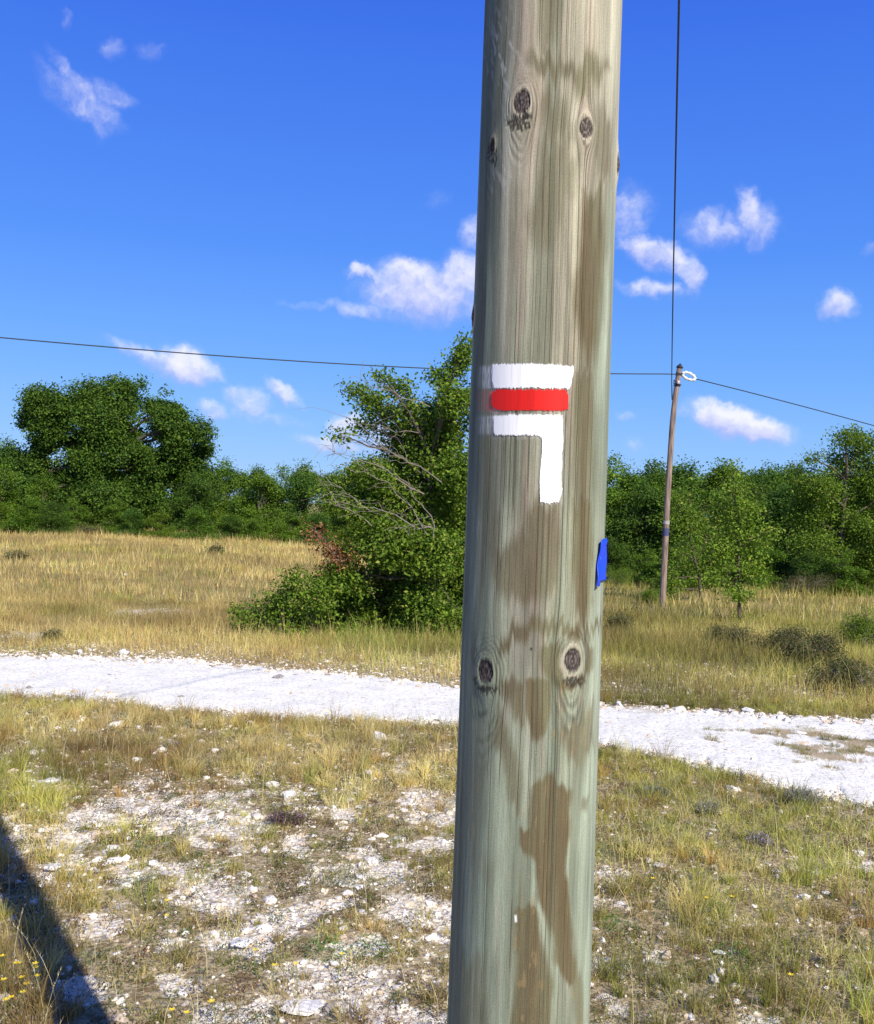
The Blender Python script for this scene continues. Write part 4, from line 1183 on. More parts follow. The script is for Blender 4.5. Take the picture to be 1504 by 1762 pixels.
STAINS = [  # polygon, softness, strength
    ([(925, -40), (960, -40), (958, 50), (948, 95), (930, 90)], 7, 0.75),
    ([(915, 85), (945, 95), (990, 112), (1030, 95), (1046, 120), (1020, 150), (1012, 185), (1000, 180), (985, 140), (930, 128), (905, 110)], 8, 0.88),
    ([(925, 150), (965, 175), (990, 225), (978, 250), (945, 235), (920, 190)], 12, 0.69),
    ([(1030, 170), (1052, 215), (1050, 300), (1035, 320), (1025, 260), (1020, 235)], 6, 0.69),
    ([(935, 245), (975, 250), (1000, 275), (990, 330), (975, 350), (950, 420), (930, 430), (905, 380), (925, 320)], 12, 0.62),
    ([(1000, 340), (1040, 320), (1045, 420), (1035, 560), (1015, 640), (1003, 640), (990, 560), (985, 470), (995, 410)], 9, 1.00),
    ([(880, 310), (905, 330), (900, 430), (885, 470), (872, 400)], 12, 0.44),
    ([(990, 640), (1020, 640), (1025, 740), (1015, 860), (1000, 900), (988, 820), (988, 700)], 7, 0.88),
    ([(985, 860), (1020, 870), (1026, 960), (1020, 1040), (1005, 1090), (992, 1060), (985, 960)], 6, 1.00),
    ([(905, 870), (930, 855), (960, 875), (968, 940), (960, 1010), (920, 1030), (880, 1035), (850, 1000), (845, 950), (880, 930), (900, 910)], 10, 0.81),
    ([(838, 870), (856, 880), (862, 960), (845, 990), (830, 930)], 8, 0.50),
    ([(855, 1110), (880, 1080), (925, 1052), (960, 1062), (1005, 1085), (1040, 1065), (1040, 1082), (1000, 1108), (955, 1088), (925, 1078), (890, 1105), (862, 1125)], 6, 0.94),
    ([(932, 1108), (962, 1103), (966, 1130), (968, 1165), (985, 1172), (1005, 1158), (1008, 1108), (1020, 1118), (1020, 1150), (1000, 1180), (960, 1190), (938, 1160), (930, 1135)], 4, 1.00),
    ([(862, 1165), (900, 1172), (900, 1250), (885, 1235), (868, 1195)], 6, 0.88),
    ([(903, 1165), (948, 1165), (946, 1225), (935, 1260), (922, 1282), (912, 1262), (903, 1225)], 3, 1.00),
    ([(857, 1200), (870, 1240), (892, 1300), (897, 1360), (890, 1388), (872, 1375), (862, 1300), (846, 1270)], 5, 0.75),
    ([(990, 1240), (1022, 1215), (1024, 1290), (1008, 1300), (1000, 1340), (975, 1300), (955, 1260), (968, 1245)], 7, 0.75),
    ([(912, 1352), (945, 1330), (985, 1365), (986, 1440), (975, 1500), (986, 1580), (990, 1640), (998, 1700), (975, 1690), (952, 1660), (945, 1600), (928, 1545), (922, 1490), (895, 1455), (892, 1425), (910, 1420)], 4, 1.00),
    ([(887, 1558), (925, 1562), (935, 1620), (948, 1690), (952, 1820), (876, 1820), (880, 1740), (888, 1680), (884, 1620)], 4, 1.00),
    ([(985, 1660), (1000, 1680), (1003, 1760), (1012, 1820), (990, 1820), (985, 1740)], 5, 0.88),
    ([(998, 1375), (1012, 1370), (1006, 1395), (996, 1392)], 4, 0.62),
    ([(820, 1470), (850, 1480), (846, 1520), (825, 1510)], 12, 0.38),
    ([(780, 1640), (830, 1655), (835, 1760), (780, 1800)], 14, 0.56),
    ([(818, 1300), (830, 1320), (826, 1365), (815, 1350)], 8, 0.44),
    ([(826, 755), (846, 760), (852, 860), (840, 900), (828, 850)], 8, 0.56)]
KNOTS = [  # px, py, rx, ry
    (898, 176, 15, 19), (1008, 221, 12.5, 16), (985, 1137, 15, 20), (836, 1155, 15, 20), (849, 250, 6, 12), (1061, 283, 8, 20), (817, 545, 8, 16)]


def inv_pole(px, py):
    """photograph pixel -> (theta, z) on the post"""
    d = np.array(ray(px, py)); o = np.array([0, 0, CAM_Z])
    dx, dy = d[0], d[1]; ox, oy = -POLE_X, -POLE_Y
    z = 1.7
    for _ in range(4):
        r = float(pole_radius(z)) - 1e-5
        A = dx * dx + dy * dy; B = 2 * (ox * dx + oy * dy); C = ox * ox + oy * oy - r * r
        disc = max(B * B - 4 * A * C, 0); t = (-B - math.sqrt(disc)) / (2 * A); z = CAM_Z + d[2] * t
    a = math.atan2(oy + dy * t, ox + dx * t) - PHI0
    a = (a + math.pi) % (2 * math.pi) - math.pi
    return a, z


def build_post():
    rng = np.random.default_rng(3)
    th = np.concatenate([np.linspace(-math.pi, -1.75, 30, endpoint=False), np.linspace(-1.75, -1.12, 50, endpoint=False), np.linspace(-1.12, 1.12, 620, endpoint=False), np.linspace(1.12, 1.75, 50), np.linspace(1.75, math.pi, 30, endpoint=False)[1:]])
    z = np.concatenate([np.linspace(1.7 - 2.0 * KS, .72, 24, endpoint=False), np.linspace(.72, 2.68, 560), np.linspace(2.68, 1.7 + (POLE_H - 1.7) * KS, 80)[1:]])
    T, Z = np.meshgrid(th, z)
    sh = T.shape; T = T.ravel(); Z = Z.ravel()
    U = T * POLE_R * KS; ZR = 1.7 + (Z - 1.7) / KS
    P = pole_point(T, ZR)
    px, py = proj(P[:, 0], P[:, 1], P[:, 2])
    # ---- grain coordinate flowing round the knots
    G = U.copy()
    kn = []
    for (kx, ky, rx, ry) in KNOTS:
        kt, kz = inv_pole(kx, ky)
        kz = 1.7 + (kz - 1.7) * KS
        hz = ry / F_PX * (POLE_Y - POLE_R) * KS
        hu = hz * .78 if rx > 12 else hz * .55
        kn.append((kt * POLE_R * KS, kz, hu, hz))
        du, dz = U - kt * POLE_R * KS, (Z - kz) * .42
        rr = hu * 1.25
        G = G - du * rr ** 2 * np.exp(-((Z - kz) / .11) ** 2) / (du ** 2 + dz ** 2 + rr ** 2 * .25)
    G = G + .004 * (fbm(U * 9, Z * 1.1, 14, 3) - .5)
    # ---- colour
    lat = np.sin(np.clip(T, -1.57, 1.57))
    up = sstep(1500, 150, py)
    CREAM = np.array([.50, .45, .33]); BEIGE = np.array([.34, .29, .20]); SAGE = np.array([.235, .255, .17]); MINT = np.array([.335, .365, .265])
    GREY = np.array([.235, .22, .165]); TEAL = np.array([.10, .13, .105]); STAIN = np.array([.135, .098, .048]); PINK = np.array([.42, .31, .23])
    st1 = fbm(G * 95, Z * 2.3, 201, 4); st2 = fbm(G * 260, Z * 7, 211, 4); st3 = fbm(G * 40, Z * 1.2, 221, 3)
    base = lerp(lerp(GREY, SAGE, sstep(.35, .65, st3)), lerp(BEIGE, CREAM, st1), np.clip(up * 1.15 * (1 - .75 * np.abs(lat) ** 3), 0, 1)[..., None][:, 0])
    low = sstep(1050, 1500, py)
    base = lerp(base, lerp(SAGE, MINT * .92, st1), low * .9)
    base = lerp(base, SAGE * .95, sstep(.48, .66, fbm(G * 28, Z * 2.6, 237, 3)) * .55)
    base = lerp(base, PINK, sstep(.56, .72, fbm(G * 60, Z * 5, 231, 3)) * .45 * (1 - .6 * low))
    # pale green untreated-looking strips
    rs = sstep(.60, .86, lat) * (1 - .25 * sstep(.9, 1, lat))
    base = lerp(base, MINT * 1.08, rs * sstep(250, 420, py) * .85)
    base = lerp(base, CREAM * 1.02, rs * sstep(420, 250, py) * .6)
    ls = sstep(-.38, -.78, lat)  # left flank: grey-green tint, darkened further to paint in its shaded side
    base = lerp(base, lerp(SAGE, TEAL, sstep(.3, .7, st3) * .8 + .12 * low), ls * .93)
    for (a, b, c, w, s) in [(742, 1085, 973, 8, .7), (880, 1180, 826, 6, .6), (860, 1050, 870, 5, .5), (1215, 1620, 1002, 9, .55), (1180, 1330, 946, 8, .5), (1540, 1760, 962, 5, .7), (1200, 1300, 882, 5, .5), (1440, 1600, 930, 7, .5), (930, 1080, 1040, 3, .6)]:
        m = np.exp(-((px - c - 10 * (fbm(Z * 4, Z * 0, 241, 2) - .5)) / w) ** 2) * sstep(a - 30, a + 30, py) * sstep(b + 30, b - 30, py)
        base = lerp(base, MINT * 1.05, m * s)
    base = base * (.80 + .40 * sstep(.3, .7, fbm(G * 34, Z * 4.5, 247, 4)))[:, None]
    # rounded stains left by damp and preservative
    wx = (fbm(U * 60, Z * 16, 251, 4) - .5) * 16; wy = (fbm(G * 170, Z * 4, 261, 4) - .5) * 66
    stn = np.zeros_like(px); front = np.abs(T) < 1.6
    for pts, soft, s in STAINS:
        kf = .45 if soft <= 4 else 1.0
        stn = np.maximum(stn, poly_mask(px + wx, py + wy * kf, pts, soft * 1.5) * s)
    rest = ((py < -20) | (py > 1800) | ~front)
    stn = np.where(rest, np.maximum(stn * front, sstep(.55, .68, fbm(U * 14, Z * 2.6, 271, 4)) * .8), stn)
    stn = np.maximum(stn, .32 * sstep(.52, .72, fbm(G * 34, Z * 3.0, 281, 4)))
    STW = lerp(STAIN, np.array([.185, .165, .088]), sstep(.35, .65, fbm(G * 50, Z * 4, 291, 3)))
    base = lerp(base, STW, np.clip(stn * (.82 + .25 * st1), 0, 1))
    # fibre streaks
    base = base * (0.72 + .56 * st1)[:, None] * (0.76 + .48 * st2)[:, None]
    # rust-orange flecks low on the post
    fl = sstep(.70, .78, fbm(U * 130, Z * 38, 301, 3)) * sstep(.5, .6, fbm(U * 18, Z * 5, 311, 2)) * sstep(1000, 1250, py)
    base = lerp(base, np.array([.36, .235, .11]), fl * .4)
    base = base * np.array([.86, .90, .90])
    # ---- drying cracks
    crack = np.zeros_like(px)
    zt = 2.68
    for k in range(150):
        if k < 78: g0 = -.058 + .0078 * (k % 20) + rng.normal(0, .0016)
        else: g0 = rng.uniform(-.34, .34)
        zc = rng.uniform(.7, 2.75) if k < 110 else rng.uniform(0, POLE_H); ln = rng.uniform(.10, .5) * (1.4 if -.01 < g0 < .07 else .6)
        wdt = rng.choice([.00014, .0002, .00028, .0004])
        amp = sstep(ln, ln * .6, np.abs(Z - zc)) * rng.uniform(.45, 1)
        wob = .0016 * (fbm(Z * 3.3 + k * 7, Z * 0 + k, 321, 3) - .5) * 2
        crack = np.maximum(crack, amp * np.exp(-((G - g0 - wob) / (wdt + .00012)) ** 2))
    # ---- knots
    disp = -.0007 * crack
    rough_d = np.zeros_like(px)
    for i, ((ku, kz, hu, hz), (kx, ky, rx, ry)) in enumerate(zip(kn, KNOTS)):
        du, dz = U - ku, Z - kz
        e = np.sqrt((du / hu) ** 2 + (dz / hz) ** 2) * (1 + .22 * (fbm(U * 170, Z * 170, 331 + i, 3) - .5))
        ang = np.arctan2(dz, du)
        inn = sstep(1.04, .96, e)
        kc = lerp(np.array([.085, .066, .058]), np.array([.19, .155, .135]), sstep(.35, .7, fbm(U * 700, Z * 700, 341 + i, 3)))
        kc = kc * (1.0, 1.35, .95, .8, 1, 1, 1)[i] * (0.75 + .35 * np.sin(e * 16 + 1.5 * fbm(U * 200, Z * 200, 3, 2)))[:, None]
        halo = np.exp(-((e - 1.35) / .3) ** 2)
        base = lerp(base, CREAM * .92 if i != 3 else SAGE * 1.05, halo * (.8 if ky > 1000 else .6))
        # growth rings crowding round, open below as long arches
        ee = np.sqrt((du / hu) ** 2 + (dz / hz / np.where(dz < 0, 2.7, 1.25)) ** 2)
        ring = (.5 + .5 * np.sin(ee * 15 + 9 * fbm(U * 60, Z * 25, 351, 3))) * sstep(.3, .6, fbm(U * 45, Z * 30, 353, 2))
        wgt = sstep(1.0, 1.3, ee) * sstep(3.6 if ky > 1000 else 2.9, 1.5, ee) * (1 if rx > 12 else .4)
        base = base * (1 - wgt * (.46 if ky > 1000 else .18) * ring)[:, None]
        disp = disp + .0010 * wgt * (ring - .5)
        gap = np.exp(-((e - 1.02) / .085) ** 2) * (.55 + .45 * (fbm(ang * 2, e * 0 + i, 9, 2) > .4))
        base = lerp(base, kc, inn)
        base = lerp(base, np.array([.016, .013, .011]), np.clip(gap, 0, 1) * .9)
        rc = sstep(.60, .68, fbm(U * 420 + i, Z * 420, 361, 3)) * inn
        base = lerp(base, np.array([.015, .012, .01]), rc * .8)
        disp = disp + .0042 * np.exp(-(e / 1.7) ** 2) - .004 * inn * (1 - .5 * e) - .0025 * np.clip(gap, 0, 1) - .001 * rc
        if i in (5, 6): disp = disp + .0045 * np.exp(-(e / .8) ** 2)
    # chewed, blackened bark below some knots
    for (cx, cy, ax, ay, s) in [(893, 212, 22, 15, 1), (905, 200, 10, 8, 1), (847, 262, 8, 27, 1.1), (988, 1172, 20, 13, .95), (840, 1188, 24, 10, .8), (820, 1170, 8, 14, .6)]:
        m = np.exp(-((px - cx) / ax) ** 2 - ((py - cy) / ay) ** 2) * s
        nn = fbm(U * 330, Z * 260, 371, 4)
        mm = sstep(.50, .72, nn * .75 + m * .42) * sstep(.12, .45, m)
        base = lerp(base, np.array([.03, .026, .02]), mm * .85); rough_d = rough_d - .0014 * mm + .0008 * m * nn
    # scuffed paint fluff on the upper left
    sc = sstep(.60, .72, fbm((U + Z * .5) * 190, (Z - U * .4) * 45, 381, 3)) * np.exp(-((px - 870) / 26) ** 2) * (np.exp(-((py - 95) / 70) ** 2) + .6 * np.exp(-((py - 310) / 50) ** 2))
    base = lerp(base, np.array([.55, .53, .47]), sc * .6)
    # ghost of older paint at the left ends of the marks
    gl = sstep(.36, .6, fbm(U * 420, Z * 60, 391, 3))
    for (x0, x1, y0, y1, c) in [(824, 862, 630, 668, (.62, .62, .60)), (822, 860, 672, 708, (.45, .13, .12)), (822, 862, 716, 747, (.52, .52, .50))]:
        m = sstep(x0 - 5, x0 + 5, px) * sstep(x1 + 4, x1 - 4, px) * sstep(y0 - 3, y0 + 3, py) * sstep(y1 + 3, y1 - 3, py)
        base = lerp(base, np.array(c), m * (.25 + .5 * gl) * (1 - .6 * sstep(845, 822, px)))
    # pale halo where the strokes thin out
    m = poly_mask(px + wx * .15, py + wy * .06, [(846, 625), (990, 627), (984, 676), (976, 712), (972, 868), (926, 868), (926, 756), (848, 754)], 3)
    base = lerp(base, np.array([.56, .53, .50]), m * .25 * gl)
    # one bare white chip low down, a tack head
    m = poly_mask(px, py, [(885, 1575), (889, 1575), (890, 1586), (886, 1587)], 1.2); base = lerp(base, np.array([.75, .75, .72]), m)
    m = poly_mask(px, py, [(912, 1115), (916, 1115), (916, 1119), (912, 1119)], 1.0); base = lerp(base, np.array([.02, .02, .02]), m)
    # dark joint of cracks
    base = lerp(base, np.array([.028, .022, .014]), np.clip(crack * 1.15, 0, 1) * .92)
    disp = disp + .0022 * (fbm(U * 16, Z * 1.6, 401, 3) - .5) + rough_d + .00035 * (st2 - .5)
    disp = np.where(np.abs(T) > 3.0, disp * 0, disp)
    base = np.clip(base, .008, .85)
    Q = pole_point(T, ZR, disp / KS)
    F = grid_faces(sh[0], sh[1], True)
    cap = len(Q); Q = np.concatenate([Q, [[POLE_X, POLE_Y, POLE_H + .02]]]); base = np.concatenate([base, [[.2, .18, .14]]])
    top0 = (sh[0] - 1) * sh[1]; j = np.arange(sh[1]); tri = np.stack([top0 + j, top0 + (j + 1) % sh[1], np.full(sh[1], cap)], -1)
    org = np.array([POLE_X, POLE_Y, 0.0])
    GG = np.concatenate([np.stack([G, Z, U], -1), [[0, 6.0, 0]]])
    root = thing('wooden_post', tuple(org), 'thick weathered greenish wooden utility pole in front carrying a painted white and red trail mark', 'pole')
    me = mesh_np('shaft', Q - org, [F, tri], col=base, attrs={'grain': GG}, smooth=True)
    m, N, L = mat_new('weathered_pole_wood')
    out = N.new('ShaderNodeOutputMaterial'); p = N.new('ShaderNodeBsdfPrincipled'); L.new(p.outputs[0], out.inputs[0])
    p.inputs['Roughness'].default_value = .78; p.inputs['Specular IOR Level'].default_value = .22
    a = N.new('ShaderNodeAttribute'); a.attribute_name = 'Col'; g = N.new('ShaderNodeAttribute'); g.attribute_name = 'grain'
    mp = N.new('ShaderNodeMapping'); mp.inputs['Scale'].default_value = (900, 26, 0); L.new(g.outputs['Vector'], mp.inputs['Vector'])
    n1 = N.new('ShaderNodeTexNoise'); n1.inputs['Scale'].default_value = 1; n1.inputs['Detail'].default_value = 4; n1.inputs['Roughness'].default_value = .65; L.new(mp.outputs[0], n1.inputs['Vector'])
    mp2 = N.new('ShaderNodeMapping'); mp2.inputs['Scale'].default_value = (520, 420, 0); L.new(g.outputs['Vector'], mp2.inputs['Vector'])
    n2 = N.new('ShaderNodeTexNoise'); n2.inputs['Scale'].default_value = 1; n2.inputs['Detail'].default_value = 5; L.new(mp2.outputs[0], n2.inputs['Vector'])
    r = N.new('ShaderNodeMapRange'); r.inputs[1].default_value = .28; r.inputs[2].default_value = .72; r.inputs[3].default_value = .78; r.inputs[4].default_value = 1.20; L.new(n1.outputs[0], r.inputs[0])
    r2 = N.new('ShaderNodeMapRange'); r2.inputs[1].default_value = .3; r2.inputs[2].default_value = .7; r2.inputs[3].default_value = .84; r2.inputs[4].default_value = 1.16; L.new(n2.outputs[0], r2.inputs[0])
    mu = N.new('ShaderNodeMath'); mu.operation = 'MULTIPLY'; L.new(r.outputs[0], mu.inputs[0]); L.new(r2.outputs[0], mu.inputs[1])
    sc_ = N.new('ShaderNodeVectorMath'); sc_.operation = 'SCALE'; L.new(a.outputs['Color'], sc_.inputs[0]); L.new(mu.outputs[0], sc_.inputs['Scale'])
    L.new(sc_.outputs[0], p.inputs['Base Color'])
    b = N.new('ShaderNodeBump'); b.inputs['Strength'].default_value = .55; b.inputs['Distance'].default_value = .0008; L.new(n1.outputs[0], b.inputs['Height'])
    b2 = N.new('ShaderNodeBump'); b2.inputs['Strength'].default_value = .3; b2.inputs['Distance'].default_value = .0006; L.new(n2.outputs[0], b2.inputs['Height']); L.new(b.outputs[0], b2.inputs['Normal'])
    L.new(b2.outputs[0], p.inputs['Normal'])
    me.materials.append(m)
    link('shaft', me, root)

    def paint_mat(name, rough):
        m, N, L = mat_new(name)
        out = N.new('ShaderNodeOutputMaterial'); p = N.new('ShaderNodeBsdfPrincipled'); L.new(p.outputs[0], out.inputs[0])
        p.inputs['Roughness'].default_value = rough; p.inputs['Specular IOR Level'].default_value = .3
        a = N.new('ShaderNodeAttribute'); a.attribute_name = 'Col'; L.new(a.outputs['Color'], p.inputs['Base Color'])
        return m
    # ---- painted trail mark: coats of paint lying on the wood
    def paint(name, color, rough, fn, box, label):
        t0, za = inv_pole(box[0], box[1]); t1, zb = inv_pole(box[2], box[3])
        tt = np.linspace(t0 - .06, t1 + .06, 300); zz = np.linspace(zb - .01, za + .01, int((za - zb + .02) / .0009))
        A, B = np.meshgrid(tt, zz); s2 = A.shape; A = A.ravel(); B = B.ravel()
        Pp = pole_point(A, B, 0.0); x, y = proj(Pp[:, 0], Pp[:, 1], Pp[:, 2])
        u = A * POLE_R * KS; B = 1.7 + (B - 1.7) * KS
        ex = (fbm(u * 900, B * 60, 411, 4, .7) - .5) * 7.0; ey = (fbm(u * 900, B * 40, 421, 4, .7) - .5) * 10.0
        msk = fn(x + ex, y + ey)
        dd = .0022 * (fbm(u * 16, B * 1.6, 401, 3) - .5)
        Pp = pole_point(A, 1.7 + (B - 1.7) / KS, (dd + .0011 + .00012 * fbm(u * 300, B * 30, 5, 2)) / KS)
        tone = 1 - .20 * sstep(.55, .75, fbm(u * 420, B * 5, 431, 3)) * (.4 + .6 * sstep(.4, .6, fbm(u * 40, B * 14, 433, 2)))
        Fg = grid_faces(*s2); ok = (msk[Fg].mean(1) > .5)
        Fg = Fg[ok]; us, inv = np.unique(Fg, return_inverse=True); Fg = inv.reshape(-1, 4)
        mm = paint_mat(name, rough); pc = np.array(color)[None] * tone[us][:, None]
        o = link(name, mesh_np(name, Pp[us] - org, [Fg], col=pc, smooth=True, mats=(mm,)), root); o['label'] = label

    def inside(pts, r=0.0):
        return lambda x, y: poly_mask(x, y, pts, .8)
    paint('white_stripe', (.86, .86, .84), .6, inside([(848, 627), (910, 626), (987, 630), (984, 650), (980, 669), (920, 667), (850, 667), (847, 645)]), (846, 624, 989, 672), 'white painted upper bar')

    def rbar(x, y):
        qx = np.abs(x - 912.5) - 66 + 12; qy = np.abs(y - 688 - .012 * (x - 912)) - 18.5 + 12
        return (np.hypot(np.maximum(qx, 0), np.maximum(qy, 0)) < 12).astype(float)
    paint('red_stripe', (.66, .012, .006), .5, rbar, (844, 666, 982, 710), 'red painted middle bar')
    paint('white_turn_mark', (.86, .86, .84), .6, inside([(849, 716), (880, 713), (968, 714), (969, 760), (967, 800), (966, 850), (962, 863), (945, 866), (930, 863), (929, 840), (931, 790), (932, 752), (925, 749), (852, 749), (850, 735)]), (847, 711, 971, 869), 'white painted bar turning down at its right end')

    # ---- bent blue plastic plate nailed round the right flank
    t0, z0 = inv_pole(1030, 931); _, z1 = inv_pole(1030, 1004)
    nb, nz_ = 22, 34
    V = []; 
    tt = np.linspace(0, 1, nb); vv = np.linspace(0, 1, nz_)
    thick = .0012
    for side in (0, 1):
        for v in vv:
            zed = z0 + (z1 - z0) * v
            tl = lerp_s(inv_pole(1028, 950)[0], inv_pole(1023, 960)[0], v); tr = 1.7
            for q in tt:
                a = tl + (tr - tl) * q
                lift = .0016 + .0012 * (abs(v - .5) * 2) ** 3 * (1 - q) + .0018 * (1 - q) ** 3 * (.6 + .4 * math.sin(v * 9)) + .0004 * math.sin(v * 9 + q * 5)
                zz = zed + (.003 * math.sin(q * 9) if v in (0, 1) else 0)
                if v > .93 and .12 < q < .7: zz += .006 * (v - .93) / .07
                if v > .93 and q <= .12: zz -= .004
                V.append(pole_point(np.array(a), np.array(zz), (lift + (thick if side else 0))))
    V = np.array(V); n0 = nb * nz_
    g = grid_faces(nz_, nb)
    Fa = np.concatenate([g[:, ::-1], g + n0])
    rim = np.concatenate([np.arange(nb), np.arange(1, nz_) * nb + nb - 1, (nz_ - 1) * nb + np.arange(nb - 2, -1, -1), np.arange(nz_ - 2, 0, -1) * nb])
    r2_ = np.roll(rim, -1); Fr = np.stack([rim, r2_, r2_ + n0, rim + n0], -1)
    mb, N, L = mat_new('scratched_blue_plastic')
    out = N.new('ShaderNodeOutputMaterial'); p = N.new('ShaderNodeBsdfPrincipled'); L.new(p.outputs[0], out.inputs[0]); p.inputs['Roughness'].default_value = .45
    tc = N.new('ShaderNodeTexCoord'); n1 = N.new('ShaderNodeTexNoise'); n1.inputs['Scale'].default_value = 130; n1.inputs['Detail'].default_value = 5; L.new(tc.outputs['Object'], n1.inputs['Vector'])
    ea = N.new('ShaderNodeAttribute'); ea.attribute_name = 'edge'
    ad = N.new('ShaderNodeMath'); ad.operation = 'MULTIPLY_ADD'; L.new(ea.outputs['Fac'], ad.inputs[0]); ad.inputs[1].default_value = .09; L.new(n1.outputs[0], ad.inputs[2])
    rp = N.new('ShaderNodeMapRange'); rp.inputs[1].default_value = .70; rp.inputs[2].default_value = .76; L.new(ad.outputs[0], rp.inputs[0])
    mx = N.new('ShaderNodeMix'); mx.data_type = 'RGBA'; mx.inputs[6].default_value = (.003, .055, .78, 1); mx.inputs[7].default_value = (.42, .50, .62, 1)
    L.new(rp.outputs[0], mx.inputs[0]); L.new(mx.outputs[2], p.inputs['Base Color'])
    q2, v2 = np.meshgrid(tt, vv)
    ed = np.clip(1 - np.minimum(np.minimum(v2, 1 - v2) * 8, q2 * 7), 0, 1).ravel(); ed = np.concatenate([ed, ed])
    o = link('blue_plate', mesh_np('blue_plate', V - org, [Fa, Fr], attrs={'edge': ed}, smooth=True, mats=(mb,)), root); o['label'] = 'bent scratched blue plate'
    # nail heads
    ob = mat_simple('nail', (.02, .02, .03), .5, metallic=.4)
    for (x, y) in ((1041, 994), (1039, 938)):
        a, zz = inv_pole(x, y); c = pole_point(np.array(a), np.array(zz), .0052); nrm = c - pole_point(np.array(a), np.array(zz), 0); nrm /= np.linalg.norm(nrm)
        Vn, Fn = tubes([(np.array([c - nrm * .008, c, c + nrm * .0006, c + nrm * .001]), np.array([.0012, .0012, .0022, .0002]))], 10)
        link('nail', mesh_np('nail', Vn - org, [Fn], mats=(ob,)), o)
    # cable hook near the top, out of the picture but carrying the wire
    hk = np.array([[POLE_X + .02, POLE_Y + .08, WIRE_TOP], [POLE_X + .06, POLE_Y + .125, WIRE_TOP + .01], [POLE_X + WIRE_DX, POLE_Y + .15, WIRE_TOP]])
    Vn, Fn = tubes([(hk, np.array([.012, .010, .010]))], 8)
    link('cable_hook', mesh_np('cable_hook', Vn - org, [Fn], mats=(M_METAL,)), root)
    return root


def lerp_s(a, b, t):
    return a + (b - a) * t


WIRE_TOP, WIRE_DX = 5.55, .15
build_post()

